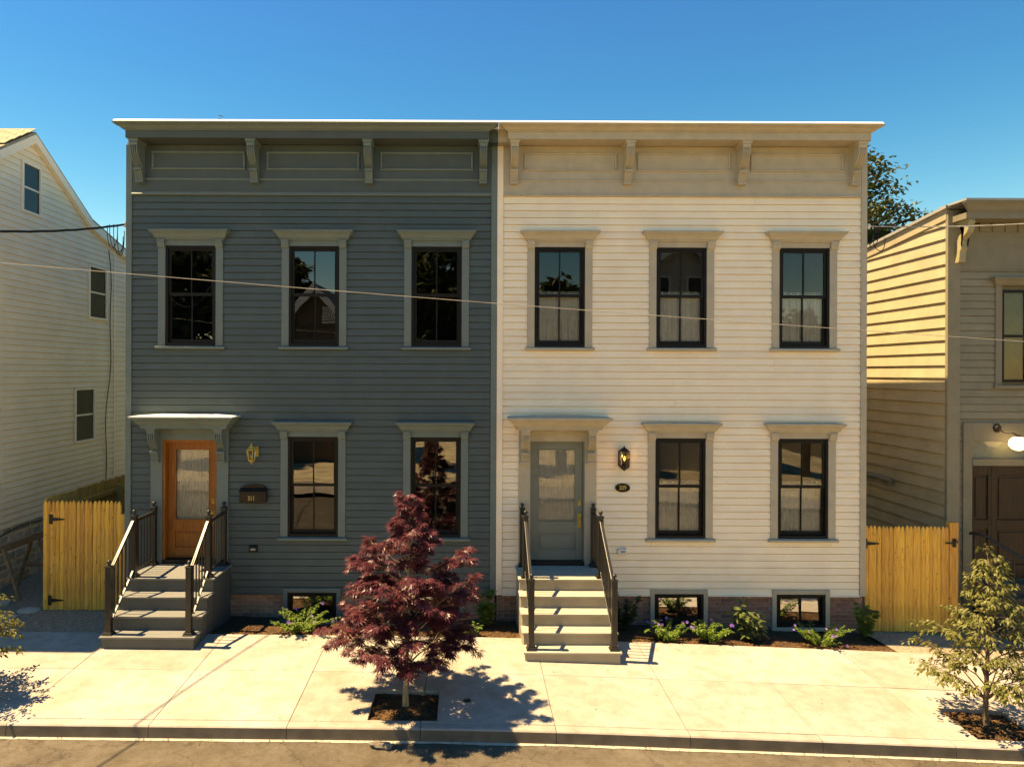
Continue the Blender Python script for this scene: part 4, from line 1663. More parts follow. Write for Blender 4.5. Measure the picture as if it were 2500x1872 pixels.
c.box(XS - 0.05, XR + 0.2, YF - 0.515, YF + 0.2, 7.3365, 7.375)
c.build('roof_edge_cap', 'roof_metal', cr)
for i in range(14):
    c = MB()
    x = XS + 0.55 + 0.24 * i
    c.box(x, x + 0.19, YF - 0.045, YF - 0.029, 6.86, 7.025)
    c.build('frieze_block', 'olive_t', NR)


def scroll_bracket(xc):
    c = MB()
    outer = []
    # outline in (y,z), wall at YF-0.03, open S scroll
    zt_ = 7.03
    y0 = YF - 0.03
    pts_front = [(-0.34, 0.0), (-0.36, -0.05), (-0.33, -0.10), (-0.34, -0.17), (-0.30, -0.24), (-0.22, -0.29), (-0.16, -0.35), (-0.15, -0.43), (-0.17, -0.50), (-0.13, -0.56), (-0.12, -0.66), (-0.10, -0.75), (0.0, -0.76)]
    pts_back = [(0.0, -0.64), (-0.05, -0.60), (-0.06, -0.50), (-0.06, -0.36), (-0.10, -0.27), (-0.19, -0.22), (-0.24, -0.16), (-0.22, -0.10), (-0.16, -0.08), (-0.12, -0.12), (-0.08, -0.10), (-0.09, -0.04), (0.0, -0.03), (0.0, 0.0)]
    n = 13
    fr = pts_front
    bk = list(reversed(pts_back[1:]))
    # strip of quads between the outer line and the inner line
    A = fr
    B = [bk[int(round(i * (len(bk) - 1) / (len(A) - 1)))] for i in range(len(A))]
    for xx in (xc - 0.06, xc + 0.06):
        for (p, q) in A:
            c.v.append((xx, y0 + p, zt_ + q))
        for (p, q) in B:
            c.v.append((xx, y0 + p, zt_ + q))
    m_ = len(A)
    for i in range(m_ - 1):
        c.f.append((i, i + 1, m_ + i + 1, m_ + i))
        o_ = 2 * m_
        c.f.append((o_ + i, o_ + m_ + i, o_ + m_ + i + 1, o_ + i + 1))
        c.f.append((i, o_ + i, o_ + i + 1, i + 1))
        c.f.append((m_ + i, m_ + i + 1, o_ + m_ + i + 1, o_ + m_ + i))
    c.f.append((0, m_, 3 * m_, 2 * m_))
    c.f.append((m_ - 1, 2 * m_ + m_ - 1, 3 * m_ + m_ - 1, 2 * m_ - 1))
    return c.build('scroll_bracket', 'olive_s', NR)


scroll_bracket(XS + 0.15)
scroll_bracket(XS + 2.4)
# olive house upper window
f = MB()
t = 0.05
f.box(ow[0], ow[0] + t, YF - 0.02, YF + 0.05, ow[2], ow[3]).box(ow[1] - t, ow[1], YF - 0.02, YF + 0.05, ow[2], ow[3]).box(ow[0] + t, ow[1] - t, YF - 0.02, YF + 0.05, ow[3] - t, ow[3]).box(ow[0] + t, ow[1] - t, YF - 0.02, YF + 0.05, ow[2], ow[2] + t)
zmid = (ow[2] + ow[3]) / 2
xm = (ow[0] + ow[1]) / 2
f.box(ow[0] + t, ow[1] - t, YF - 0.015, YF + 0.05, zmid - 0.025, zmid + 0.025)
f.box(xm - 0.012, xm + 0.012, YF - 0.01, YF + 0.04, ow[2] + t, zmid - 0.025).box(xm - 0.012, xm + 0.012, YF - 0.01, YF + 0.04, zmid + 0.025, ow[3] - t)
w = f.build('window', 'black', NR)
for (a, b_) in ((ow[0] + t, xm - 0.012), (xm + 0.012, ow[1] - t)):
    for (c_, d_) in ((ow[2] + t, zmid - 0.025), (zmid + 0.025, ow[3] - t)):
        p = MB()
        p.quad((a, YF + 0.01, c_), (b_, YF + 0.01, c_), (b_, YF + 0.01, d_), (a, YF + 0.01, d_))
        p.build('pane', 'glass_dim', w, fix=False)
p = MB()
p.box(ow[0], ow[1], YF + 0.054, YF + 0.058, ow[2], ow[3])
M['shade'] = mat('window_shade', (0.20, 0.16, 0.075), 0.8, 0.15, 3)
p.build('window_shade', 'shade', w)
for s, (a, b_) in enumerate(((ow[0] - 0.12, ow[0]), (ow[1], ow[1] + 0.12))):
    c = MB()
    c.box(a, b_, YF - 0.035, YF + 0.02, ow[2] - 0.06, ow[3] + 0.08)
    c.build('casing', 'olive_t', w)
c = MB()
c.mitre(crown_prof(ow[3] + 0.08, ow[3] + 0.22, 0.05, 0.14), ow[0] - 0.08, ow[1] + 0.08, YF)
c.build('hood', 'olive_t', w)
c = MB()
c.box(ow[0] - 0.15, ow[1] + 0.15, YF - 0.07, YF, ow[2] - 0.12, ow[2] - 0.061)
c.build('sill', 'olive_t', w)
# double doors with transom
dm_ = MB()
dm_.box(od[0] - 0.165, od[0], YF - 0.05, YF + 0.05, -0.5, 3.29)
dm_.box(od[0], od[1] + 0.165, YF - 0.05, YF + 0.05, 2.94, 3.29)
dm_.box(od[0], od[1], YF - 0.06, YF + 0.05, 2.485, 2.61)
dm_.build('door_surround', 'olive_t', NR, bevel=0.004)
p = MB()
p.box(od[0], od[1], YF + 0.054, YF + 0.0575, 2.61, 2.94)
p.build('transom_shade', 'curtain', NR)
p = MB()
p.quad((od[0], YF + 0.02, 2.61), (od[1], YF + 0.02, 2.61), (od[1], YF + 0.02, 2.94), (od[0], YF + 0.02, 2.94))
p.build('pane', 'glass_dim', NR, fix=False)
for (a, b_) in ((od[0], od[0] + 0.40), (od[0] + 0.402, od[1] - 0.36)):
    d = MB()
    st = 0.10 if b_ - a > 0.6 else 0.06
    y0, y1 = YF + 0.01, YF + 0.05
    d.box(a, a + st, y0, y1, 0.36, 2.484).box(b_ - st, b_, y0, y1, 0.36, 2.484)
    for (c_, d_) in ((0.36, 0.62), (1.28, 1.46), (2.30, 2.484)):
        d.box(a + st, b_ - st, y0, y1, c_, d_)
    dr = d.build('door', 'walnut', NR, bevel=0.006)
    for (c_, d_) in ((0.62, 1.28), (1.46, 2.30)):
        p = MB()
        p.box(a + st, b_ - st, YF + 0.035, YF + 0.055, c_, d_)
        p.box(a + st + 0.05, b_ - st - 0.05, YF + 0.018, YF + 0.035, c_ + 0.05, d_ - 0.05)
        p.build('door_panel', 'walnut', dr, bevel=0.008)
# globe lamp
GL = thing('globe_lamp', 'lit white globe lamp on a dark arm over the double doors', 'lamp')
gx, gz = 10.14, 2.93
b = MB()
b.lathe([(0.002, gz - 0.135), (0.05, gz - 0.128), (0.10, gz - 0.10), (0.138, gz - 0.05), (0.145, gz), (0.13, gz + 0.055), (0.09, gz + 0.10), (0.05, gz + 0.12)], gx, YF - 0.28, 20)
b.build('globe', 'globe', GL, smooth=True)
b = MB()
b.lathe([(0.052, gz + 0.115), (0.06, gz + 0.135), (0.03, gz + 0.155), (0.01, gz + 0.16)], gx, YF - 0.28, 14)
b.tube([(gx - 0.02, YF - 0.28, gz + 0.155), (gx - 0.09, YF - 0.24, gz + 0.19), (gx - 0.17, YF - 0.16, gz + 0.19), (gx - 0.21, YF - 0.07, gz + 0.26)], 0.013, 8)
b.tube([(gx - 0.21, YF - 0.10, gz + 0.26), (gx - 0.21, YF - 0.05, gz + 0.26)], [0.04, 0.085], 14)
b.build('arm', 'bronze', GL)
# olive house steps and handrail
ST = thing('stone_steps', 'brown stone steps below the dark double doors at the right edge', 'steps')
for i in range(5):
    b = MB()
    z = 0.345 - 0.165 * i
    b.box(9.5 + 0.0, 11.6, YF - 0.35 - 0.27 * i, YF - 0.06, z - 0.165, z)
    b.build('step', 'brownstone', ST, bevel=0.01)
RA = thing('handrail', 'black iron stair railing descending past the dark double doors', 'railing')
P0 = Vector((9.30, YF - 0.25, 1.28))
P1 = Vector((9.45, YF - 0.42, 1.26))
P2 = Vector((10.30, YF - 1.65, 0.42))
b = MB()
b.tube([P0 + Vector((0, 0.02, -0.03)), P0, P1, P2], 0.024, 8)
b.build('top_rail', 'rail', RA, smooth=True)
b = MB()
b.tube([(P0.x + 0.05, P0.y - 0.02, 1.28), (P0.x + 0.05, P0.y - 0.02, -0.5)], 0.022, 6)
b.build('post', 'rail', RA)
for i in range(9):
    t = (i + 0.5) / 9
    q = P1.lerp(P2, t)
    b = MB()
    b.tube([(q.x, q.y, q.z), (q.x, q.y, max(-0.55, q.z - 1.15))], 0.009, 5)
    b.build('baluster', 'rail', RA)
b = MB()
b.tube([(XS - 0.10, YF + 1.55, 1.95), (XS - 0.10, YF + 3.2, 1.97)], 0.055, 10)
tag(b.build('vent_pipe', 'olive_t'), 'horizontal pipe on the shaded olive side wall above the gate', 'pipe')

# ------------------------------------------------------------------ wires
b = MB()
n = 30
pts = []
for i in range(n + 1):
    t = i / n
    x = -14 + 30 * t
    pts.append((x, -5.0 + 0.02 * x, 0.73 + ZC - 0.0715 * (x + 0) + 0.0009 * (x * x) - 0.0))
b.tube(pts, 0.0034, 5)
tag(b.build('overhead_wire', 'cable_tan'), 'thin pale wire crossing the picture in front of both houses', 'wire')


def service(name, label, a, c, sag, r, m, ends, mm='cable'):
    S_ = thing(name, label, 'cable')
    a, c = Vector(a), Vector(c)
    for j in range(3):
        b = MB()
        pts = []
        for i in range(61):
            t = i / 60
            p = a.lerp(c, t)
            p.z -= sag * 4 * t * (1 - t)
            ang = t * 60 + j * 2.09
            p += Vector((0, math.cos(ang), math.sin(ang))) * r * 0.9
            pts.append(p)
        b.tube(pts, r, 5)
        b.build('strand', m, S_)
    for (xa, xb, za, zb, dz) in ends:
        b = MB()
        pts = [a + Vector((xa + (xb - xa) * (0.5 - 0.5 * math.cos(math.pi * s_)), -0.02 - 0.02 * math.sin(math.pi * s_), za + (zb - za) * s_ - dz * math.sin(math.pi * s_) ** 0.7)) for s_ in [i / 16 for i in range(17)]]
        b.tube(pts, 0.007, 6)
        b.build('drip_loop', mm, S_)
    b = MB()
    b.lathe([(0.02, a.z - 0.05), (0.03, a.z), (0.02, a.z + 0.04)], a.x, a.y, 8)
    b.build('insulator', 'plastic_white', S_)
    return S_


service('service_cable', 'black twisted service cable with drip loops on the slate house corner', (-6.05, -0.02, 6.78), (-9.2, -12.5, 7.6), 1.25, 0.011, 'cable', [(-0.26, -0.02, 0.0, -0.3, 0.32), (-0.19, -0.02, 0.0, -0.22, 0.42), (-0.12, 0.0, 0.0, -0.12, 0.50), (-0.30, -0.12, -0.02, -0.10, 0.36)])
service('service_cable', 'pale twisted service cable leaving the cream house corner to the right', (7.09, -0.02, 6.80), (14.5, -3.0, 7.35), 0.35, 0.006, 'cable_l', [(0.08, 0.0, 0.0, -0.3, 0.12), (0.05, 0.27, -0.12, -0.2, 0.28), (0.16, 0.0, 0.0, -0.28, 0.22)])


# ------------------------------------------------------------------ plants
def leaf_quad(b, p, d, up, l, w, droop=0.25):
    """ovate leaf: two halves folded along the rib"""
    d = d.normalized()
    s = d.cross(up)
    if s.length < 1e-4:
        s = d.orthogonal()
    s.normalize()
    n = s.cross(d)
    i = len(b.v)
    mid = p + d * l * 0.5 + n * 0.02 * l
    tip = p + d * l - n * droop * l
    b.v += [tuple(p), tuple(p + d * l * 0.38 + s * w * 0.5 - n * 0.05 * l), tuple(mid), tuple(p + d * l * 0.38 - s * w * 0.5 - n * 0.05 * l), tuple(tip)]
    b.f += [(i, i + 1, i + 2), (i, i + 2, i + 3), (i + 1, i + 4, i + 2), (i + 2, i + 4, i + 3)]


def palmate(b, p, d, up, size, rnd):
    """Japanese maple leaf: seven narrow pointed lobes"""
    d = d.normalized()
    s = d.cross(up)
    if s.length < 1e-4:
        s = d.orthogonal()
    s.normalize()
    n = s.cross(d)
    for ang, ln in ((0, 1.0), (0.55, 0.92), (-0.55, 0.92), (1.1, 0.70), (-1.1, 0.70), (1.75, 0.42), (-1.75, 0.42)):
        ang += rnd.uniform(-0.08, 0.08)
        q = d * math.cos(ang) + s * math.sin(ang)
        r = q.cross(n)
        l = size * ln
        w = size * 0.085 * (0.7 + 0.3 * ln)
        i = len(b.v)
        dr = rnd.uniform(0.15, 0.40)
        b.v += [tuple(p), tuple(p + q * l * 0.48 + r * w - n * dr * 0.2 * l), tuple(p + q * l * 0.48 - r * w - n * dr * 0.2 * l), tuple(p + q * l - n * dr * l)]
        b.f += [(i, i + 1, i + 2), (i + 1, i + 3, i + 2)]


def curve_pts(p, q, lift, n, rnd, wob=0.03):
    p, q = Vector(p), Vector(q)
    L_ = (q - p).length
    out = []
    for i in range(n + 1):
        t = i / n
        v = p.lerp(q, t) + Vector((0, 0, lift * 4 * t * (1 - t)))
        if 0 < i < n:
            v += Vector((rnd.uniform(-1, 1), rnd.uniform(-1, 1), rnd.uniform(-1, 1))) * wob * L_
        out.append(v)
    return out


def layered_tree(name, label, cat, base, height, prof, seed, leafm, barkm, kind, nbranch, trunk_r, leaf_size, dens, group=None, lean=(0, 0), tw=5, inner=0.25, bare=0.2, spread=(0.72, 1.08), clump=False):
    """prof: [(height fraction, left radius, right radius)] ; layered sprays of leaves"""
    rnd = random.Random(seed)
    T = thing(name, label, cat, (0, 0, 0), group)
    T.location = base
    tb = MB()
    lb = MB()
    npt = 9
    tr = []
    for i in range(npt + 1):
        t = i / npt
        tr.append(Vector((lean[0] * t + 0.02 * math.sin(5 * t + seed), lean[1] * t + 0.02 * math.cos(4 * t + seed), height * 0.93 * t)))
    rr = [trunk_r * (1.35 if i == 0 else 1) * (1 - 0.88 * (i / npt)) for i in range(npt + 1)]
    tb.tube([Vector((0, 0, -0.08))] + tr, [trunk_r * 1.5] + rr, 8)
    ga = 2.39996

    def rad(hf, az):
        l = interp(hf, [(p[0], p[1]) for p in prof])
        r = interp(hf, [(p[0], p[2]) for p in prof])
        c = math.cos(az)
        return (l + r) / 2 + (r - l) / 2 * c

    def put_leaves(pts, cnt):
        for _ in range(cnt):
            t = rnd.uniform(0.12, 1.0) ** 0.75
            k_ = t * (len(pts) - 1)
            i = min(int(k_), len(pts) - 2)
            p = pts[i].lerp(pts[i + 1], k_ - i)
            d = (pts[i + 1] - pts[i]).normalized()
            a = rnd.uniform(-1.3, 1.3)
            d2 = Matrix.Rotation(a, 3, 'Z') @ d
            d2.z = rnd.uniform(-0.5, 0.25)
            d2.normalize()
            pt = p + d2 * rnd.uniform(0.01, 0.05) + Vector((0, 0, rnd.uniform(-0.02, 0.03)))
            up = Vector((rnd.gauss(0, 0.35), rnd.gauss(0, 0.35), 1)).normalized()
            sz = leaf_size * rnd.uniform(0.7, 1.2)
            if kind == 'palmate':
                if pt.z < 0.10 * height:
                    continue
                palmate(lb, pt, d2, up, sz, rnd)
            else:
                d2.z -= 0.35
                leaf_quad(lb, pt, d2, up, sz, sz * 0.5, rnd.uniform(0.1, 0.45))

    for b_ in range(nbranch):
        hf = bare + (0.97 - bare) * ((b_ + 0.5) / nbranch) ** 0.92
        az = b_ * ga + rnd.uniform(-0.3, 0.3)
        rd = rad(hf, az) * rnd.uniform(*spread)
        h0 = max(bare * 0.6, hf - 0.06 - 0.16 * min(1, rd / (0.35 * height)))
        k_ = min(npt - 1e-3, h0 / 0.93 * npt)
        i = int(k_)
        p0 = tr[i].lerp(tr[i + 1], k_ - i)
        q0 = Vector((tr[-1].x * hf + rd * math.cos(az), tr[-1].y * hf + rd * math.sin(az), hf * height + rnd.uniform(-0.05, 0.05)))
        pts = curve_pts(p0, q0, rd * 0.10, 5, rnd)
        r0 = trunk_r * 0.42 * (1 - 0.6 * hf)
        tb.tube(pts, [r0 * (1 - 0.8 * j / 5) for j in range(6)], 5, cap=False)
        put_leaves(pts[3:] if clump else pts[2:], int(dens * (0.3 if clump else 0.5) * rd))
        nt = max(2, int(tw * (0.5 + rd)))
        for t_ in range(nt):
            u = rnd.uniform(inner, 1.0)
            k2 = u * 5
            j = min(int(k2), 4)
            p1 = pts[j].lerp(pts[j + 1], k2 - j)
            sd = rnd.choice((-1, 1)) * rnd.uniform(0.4, 1.15)
            dv = Matrix.Rotation(sd, 3, 'Z') @ (q0 - p0)
            dv.z = rnd.uniform(-0.1, 0.22) * dv.length
            ln = rd * rnd.uniform(0.28, 0.55) + 0.06
            dv = dv.normalized() * ln
            q1 = p1 + dv
            tp = curve_pts(p1, q1, ln * 0.12, 3, rnd, 0.05)
            tb.tube(tp, [r0 * 0.35 * (1 - 0.7 * j_ / 3) for j_ in range(4)], 4, cap=False)
            put_leaves(tp, int(dens * ln) + 3)
    put_leaves(tr[-3:], int(dens * 0.35))
    tb.build('trunk', barkm, T, smooth=True, fix=False)
    cr_ = lb.build('crown', leafm, T, fix=False)
    return T


MP = [(0.0, 0.2, 0.2), (0.14, 0.62, 0.22), (0.20, 0.84, 0.36), (0.27, 0.90, 0.72), (0.35, 1.02, 0.86), (0.44, 0.92, 0.92), (0.53, 0.80, 0.94), (0.62, 0.70, 0.76), (0.70, 0.64, 0.58), (0.77, 0.52, 0.38), (0.83, 0.22, 0.24), (0.92, 0.08, 0.10), (1.0, 0.02, 0.02)]
layered_tree('japanese_maple', 'dark red Japanese maple in the square tree pit on the sidewalk', 'tree', (-0.76, -3.2, walk(-0.76, -3.2) - 0.04), 2.88, MP, 23, 'red_leaf', 'bark', 'palmate', 58, 0.034, 0.100, 56, tw=7, inner=0.30, bare=0.24, spread=(0.5, 1.1), clump=True)
DG = [(0.0, 0.2, 0.2), (0.20, 0.34, 0.42), (0.28, 0.58, 0.65), (0.36, 0.68, 0.75), (0.46, 0.58, 0.65), (0.56, 0.42, 0.52), (0.66, 0.30, 0.36), (0.78, 0.20, 0.22), (0.88, 0.12, 0.14), (1.0, 0.04, 0.04)]
layered_tree('dogwood_tree', 'young yellow green dogwood tree in the tree pit near the right edge', 'tree', (6.77, -3.2, walk(6.77, -3.2) - 0.05), 2.36, DG, 5, 'dog_leaf', 'bark_d', 'ovate', 54, 0.034, 0.072, 40, 'young street trees', tw=7, inner=0.3, bare=0.25)
layered_tree('dogwood_tree', 'young yellow green tree whose crown tip enters at the left edge', 'tree', (-6.86, -3.2, walk(-6.9, -3.2) - 0.05), 2.3, DG, 8, 'dog_leaf', 'bark_d', 'ovate', 56, 0.034, 0.074, 48, 'young street trees', tw=7, inner=0.3, bare=0.25)


def shrub(name, label, x, y, w, h, nleaf, lsize, leafm, seed, kind='ovate', stems=7, flowers=0, fm='petal', broad=0.62, droop=0.3):
    rnd = random.Random(seed)
    S_ = thing(name, label, 'plant', (x, y, bed(x, y)))
    sb = MB()
    lb = MB()
    tips = []
    for k_ in range(stems):
        a = 6.283 * k_ / stems + rnd.uniform(-0.4, 0.4)
        r = w * 0.5 * math.sqrt(rnd.uniform(0.1, 1))
        q = Vector((r * math.cos(a), r * math.sin(a) * 0.8, h * rnd.uniform(0.55, 1.0)))
        pts = curve_pts((0.02 * math.cos(a), 0.02 * math.sin(a), -0.03), q, 0.02, 4, rnd, 0.05)
        sb.tube(pts, [0.006, 0.005, 0.004, 0.003, 0.002], 4, cap=False)
        tips.append(pts)
    for _ in range(nleaf):
        pts = rnd.choice(tips)
        t = rnd.uniform(0.25, 1.0) * 4
        i = min(3, int(t))
        p = pts[i].lerp(pts[i + 1], t - i)
        a = rnd.uniform(0, 6.283)
        d = Vector((math.cos(a), math.sin(a), rnd.uniform(-0.3, 0.5)))
        sz = lsize * rnd.uniform(0.65, 1.15)
        if kind == 'lobed':
            palmate(lb, p, d, Vector((0, 0, 1)), sz, rnd)
            leaf_quad(lb, p, d, Vector((0, 0, 1)), sz * 0.8, sz * 0.75, 0.25)
        else:
            leaf_quad(lb, p + d * rnd.uniform(0, 0.3 * lsize), d, Vector((0, 0, 1)), sz, sz * broad, rnd.uniform(0.05, droop * 2))
    sb.build('stem', 'deep_leaf', S_, fix=False)
    lb.build('foliage', leafm, S_, fix=False)
    for k_ in range(flowers):
        pts = rnd.choice(tips)
        p = pts[-1] + Vector((rnd.uniform(-0.08, 0.08), rnd.uniform(-0.1, 0.02), rnd.uniform(-0.02, 0.06)))
        fb = MB()
        rr = rnd.uniform(0.016, 0.026)
        tilt = Matrix.Rotation(rnd.uniform(0.3, 1.2), 3, 'X') @ Matrix.Rotation(rnd.uniform(-0.4, 0.4), 3, 'Y')
        for j in range(5):
            aa = 6.283 * j / 5
            v = [Vector((0, 0, 0)), Vector((rr * math.cos(aa - 0.5), rr * math.sin(aa - 0.5), 0.006)), Vector((rr * 1.25 * math.cos(aa), rr * 1.25 * math.sin(aa), 0.004)), Vector((rr * math.cos(aa + 0.5), rr * math.sin(aa + 0.5), 0.006))]
            fb.quad(*[p + tilt @ q for q in v])
        fb.build('flower', fm if rnd.random() < 0.75 else 'petal_p', S_, fix=False)
    return S_


shrub('leafy_shrub', 'dark leafy shrub in the shade against the cream house steps', 2.72, -0.35, 0.62, 0.72, 260, 0.10, 'deep_leaf', 1, 'lobed', 9)
shrub('flowering_plant', 'low violet flowering clump under the near basement window of the cream house', 3.32, -0.84, 0.82, 0.32, 900, 0.055, 'lime_leaf', 2, 'ovate', 20, 9)
shrub('flowering_plant', 'violet flowering clump just beside the broad leaved shrub', 3.98, -0.86, 0.82, 0.30, 900, 0.055, 'lime_leaf', 3, 'ovate', 20, 8)
shrub('broadleaf_shrub', 'broad leaved green shrub between the two cream house basement windows', 4.74, -0.66, 0.62, 0.74, 190, 0.15, 'shrub_leaf', 4, 'ovate', 11, 0, broad=0.7, droop=0.4)
shrub('flowering_plant', 'straggly violet flowering plant under the far basement window', 5.85, -0.82, 1.0, 0.38, 900, 0.05, 'lime_leaf', 5, 'ovate', 22, 8)
shrub('leafy_shrub', 'bright lime green shrub at the cream house corner by the gate', 6.82, -0.40, 0.52, 0.62, 230, 0.10, 'lime_leaf', 6, 'lobed', 10)
shrub('flowering_plant', 'wide flowering clump under the basement window of the slate house', -2.72, -0.80, 1.4, 0.36, 1500, 0.055, 'lime_leaf', 7, 'ovate', 32, 8)
shrub('flowering_plant', 'low rusty green clump half hidden behind the red maple', -1.55, -0.85, 0.7, 0.24, 520, 0.055, 'shrub_leaf', 8, 'ovate', 18, 2)
shrub('leafy_shrub', 'tall lobed leaf plant against the bricks right of the maple', 0.32, -0.40, 0.48, 0.70, 170, 0.12, 'lime_leaf', 9, 'lobed', 9)
shrub('leafy_shrub', 'small pale green plant at the bed edge right of the maple', 0.12, -0.92, 0.34, 0.22, 170, 0.065, 'lime_leaf', 10, 'ovate', 10)

# window well of the slate house
b = MB()
pts = [(-2.72 + 0.56 * math.cos(t), -0.04 - 0.42 * math.sin(t)) for t in [math.pi * i / 16 for i in range(17)]]
for i in range(16):
    (xa, ya), (xb, yb) = pts[i], pts[i + 1]
    za = max(bed(xa, ya), bed(xb, yb)) + 0.06
    b.quad((xa, ya, -0.5), (xb, yb, -0.5), (xb, yb, za), (xa, ya, za))
wo2 = b.build('window_well', 'deck_side', fix=False, smooth=True)
md = wo2.modifiers.new('thickness', 'SOLIDIFY')
md.thickness = 0.012
tag(wo2, 'curved metal window well under the slate house basement window', 'window well')

# lump of broken concrete by the kerb
b = MB()
me = bpy.data.meshes.new('rubble_lump')
bm = bmesh.new()
bmesh.ops.create_icosphere(bm, subdivisions=3, radius=1.0)
for v in bm.verts:
    d = 1 + 0.35 * noise.noise(v.co * 1.7) + 0.12 * noise.noise(v.co * 5)
    v.co = Vector((v.co.x * 0.15 * d, v.co.y * 0.055 * d, v.co.z * 0.045 * d))
bm.to_mesh(me)
bm.free()
me.materials.append(M['lump'])
lo_ = link('concrete_lump', me)
lo_.location = (-1.0, -3.89, road_z(-1) + 0.035)
lo_.rotation_euler = (0, 0.05, -0.12)
tag(lo_, 'rough lump of broken concrete in the gutter below the maple', 'rubble')


# ------------------------------------------------------------------ trees behind and across the street
def big_tree(name, label, base, h, r, seed, nclump, leafm='green_leaf', z0=0.3, leaf=0.28, group=None, per=46, sq=0.8):
    rnd = random.Random(seed)
    T = thing(name, label, 'tree', base, group)
    tb = MB()
    lb = MB()
    tb.tube([(0, 0, -0.3), (0.05, 0, h * 0.3), (0, 0.05, h * 0.6), (0.05, 0.05, h * 0.86)], [h * 0.032, h * 0.024, h * 0.014, h * 0.004], 8)
    cz = h * (z0 + 1) / 2
    hz = h * (1 - z0) / 2
    for c in range(nclump):
        while True:
            v = Vector((rnd.uniform(-1, 1), rnd.uniform(-1, 1), rnd.uniform(-1, 1)))
            if 0.25 < v.length < 1:
                break
        v *= 0.62 + 0.38 * v.length
        sh = 1.0 - 0.35 * max(0, v.z)
        p = Vector((v.x * r * sh, v.y * r * sh, cz + v.z * hz))
        tb.tube([Vector((0, 0, max(h * 0.22, p.z - r * 0.6))), p * 0.55 + Vector((0, 0, p.z * 0.42)), p], [h * 0.008, h * 0.005, h * 0.002], 4, cap=False)
        cr_ = r * rnd.uniform(0.13, 0.24)
        for _ in range(per):
            o = Vector((rnd.gauss(0, 0.55), rnd.gauss(0, 0.55), rnd.gauss(0, 0.42))) * cr_
            d = Vector((rnd.uniform(-1, 1), rnd.uniform(-1, 1), rnd.uniform(-0.7, 0.3)))
            leaf_quad(lb, p + o, d, Vector((rnd.gauss(0, 0.4), rnd.gauss(0, 0.4), 1)), leaf * rnd.uniform(0.6, 1.2), leaf * 0.55, 0.2)
    tb.build('trunk', 'bark_d', T, smooth=True, fix=False)
    lb.build('crown', leafm, T, fix=False)
    return T


big_tree('garden_tree', 'dark green tree rising behind the cream house on the right', (11.45, 9.3, -0.6), 12.1, 2.45, 21, 300, leaf=0.19, z0=0.42, per=90)
big_tree('garden_tree', 'distant tree whose tip shows over the slate house roof', (-9.9, 15.5, -0.5), 14.75, 2.4, 22, 80, leaf=0.3, z0=0.5)

# across the street, seen in the window panes
grid_sheet('far_sidewalk', -60, 60, 60, -14.2, -12.0, 2, lambda x, y: road_z(x) + 0.14, 'concrete', kind='structure')
grid_sheet('lawn', -60, 60, 60, -60, -14.2, 10, lambda x, y: road_z(x) + 0.15, 'dry_lawn', kind='structure')


def gable_house(name, label, x0, x1, y0, y1, eave, ridge, m, rm, wins, vent):
    Hh = thing(name, label, 'house')
    zb = -1.2
    b = MB()
    xm_ = (x0 + x1) / 2
    b.prism([(x0, zb), (x1, zb), (x1, eave), (xm_, ridge), (x0, eave)], 'y', y0, y1)
    b.build('wall', m, Hh)
    for s in (-1, 1):
        b = MB()
        xe = x0 - 0.4 if s < 0 else x1 + 0.4
        ze = eave - 0.4 * (ridge - eave) / (xm_ - x0)
        b.prism([(xe, ze + 0.01), (xm_, ridge + 0.01), (xm_, ridge + 0.2), (xe, ze + 0.2)], 'y', y0 - 0.3, y1 + 0.4)
        b.build('roof', rm, Hh)
        b = MB()
        b.prism([(xe, ze - 0.22), (xm_, ridge - 0.22), (xm_, ridge + 0.19), (xe, ze + 0.19)], 'y', y1 + 0.405, y1 + 0.47)
        b.build('rake_board', 'white_metal', Hh)
    for (a, c, d, e_) in wins:
        b = MB()
        b.box(a - 0.1, c + 0.1, y1 + 0.001, y1 + 0.06, d - 0.1, e_ + 0.1)
        w_ = b.build('window', 'white_metal', Hh)
        b = MB()
        b.box(a, c, y1 + 0.061, y1 + 0.07, d, e_)
        b.build('pane', 'screen', w_)
    if vent:
        for i in range(8):
            b = MB()
            z = ridge - 1.75 + 0.11 * i
            b.box(xm_ - 0.3 + 0.6, xm_ + 0.3 + 0.6, y1 + 0.001, y1 + 0.05, z, z + 0.07)
            b.build('vent_slat', 'white_metal', Hh)
    return Hh


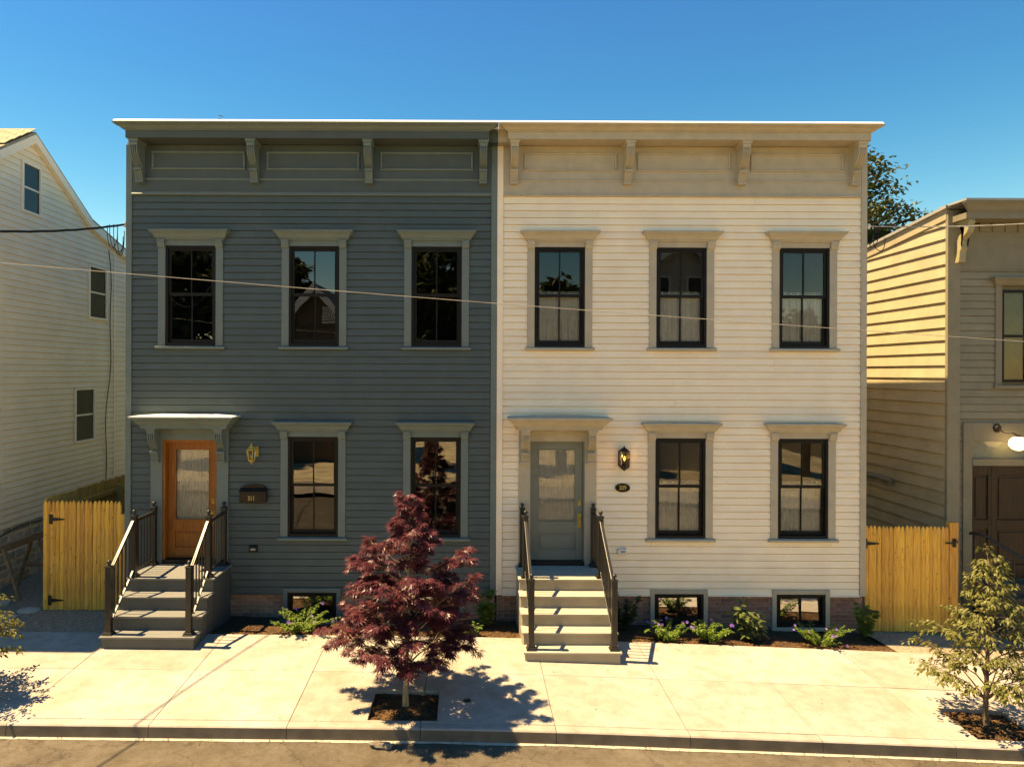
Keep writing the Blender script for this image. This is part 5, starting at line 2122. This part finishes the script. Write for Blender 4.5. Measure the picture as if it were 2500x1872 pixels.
gable_house('brown_gable_house', 'brown gabled house across the street mirrored in the slate house window', -9.6, -4.7, -27, -20, 5.3, 8.2, 'brown_house', 'iron', [(-8.9, -8.0, 1.2, 2.9), (-6.3, -5.4, 1.2, 2.9)], True)
gable_house('grey_gable_house', 'grey gabled house across the street mirrored in the cream house window', 8.3, 12.6, -27, -21, 9.0, 10.6, 'grey_house', 'iron', [(8.9, 9.8, 6.8, 8.8), (10.8, 11.7, 6.8, 8.8)], False)
FO = [(-13.6, -19, 11.6, 2.5, 'leafy tree across the street mirrored in the upper window above the wood door'), (-9.9, -25, 11.6, 1.9, 'leafy tree behind the brown gabled house across the street'),
      (-1.6, -18.5, 11.4, 2.2, 'leafy tree across the street mirrored in the upper window above the maple'),
      (4.4, -19.5, 9.2, 2.0, 'leafy tree across the street mirrored in the upper window above the sage door'), (16.0, -20, 8.2, 1.7, 'leafy tree beyond the grey house mirrored in the end window')]
for i, (x, y, h, r, lab) in enumerate(FO):
    big_tree('street_tree', lab, (x, y, road_z(x)), h, r, 40 + i, 150, leaf=0.55, z0=0.3, group='trees across the street', per=52)

lt = MB()
rl_ = random.Random(99)
for _ in range(420):
    x = rl_.uniform(-6, 8)
    if rl_.random() < 0.6:
        y = YK - 0.02 - abs(rl_.gauss(0, 0.07))
        z = road_z(x) + 0.02
    elif rl_.random() < 0.6:
        y = YB - abs(rl_.gauss(0, 0.12)) - 0.01
        z = walk(x, y) + 0.004
        if -5.6 < x < -4.1 or 0.85 < x < 2.35:
            continue
    else:
        y = rl_.uniform(YK + 0.1, YB)
        z = walk(x, y) + 0.004
        if any(a < x < b for a, b in PITS) and PY0 < y < PY1 or y > -2.1 and (-5.6 < x < -4.1 or 0.85 < x < 2.35):
            continue
    leaf_quad(lt, Vector((x, y, z)), Vector((rl_.uniform(-1, 1), rl_.uniform(-1, 1), 0)), Vector((0, 0, 1)), rl_.uniform(0.012, 0.04), 0.012, 0.05)
lt.build('leaf_litter', 'chip', fix=False)['kind'] = 'stuff'
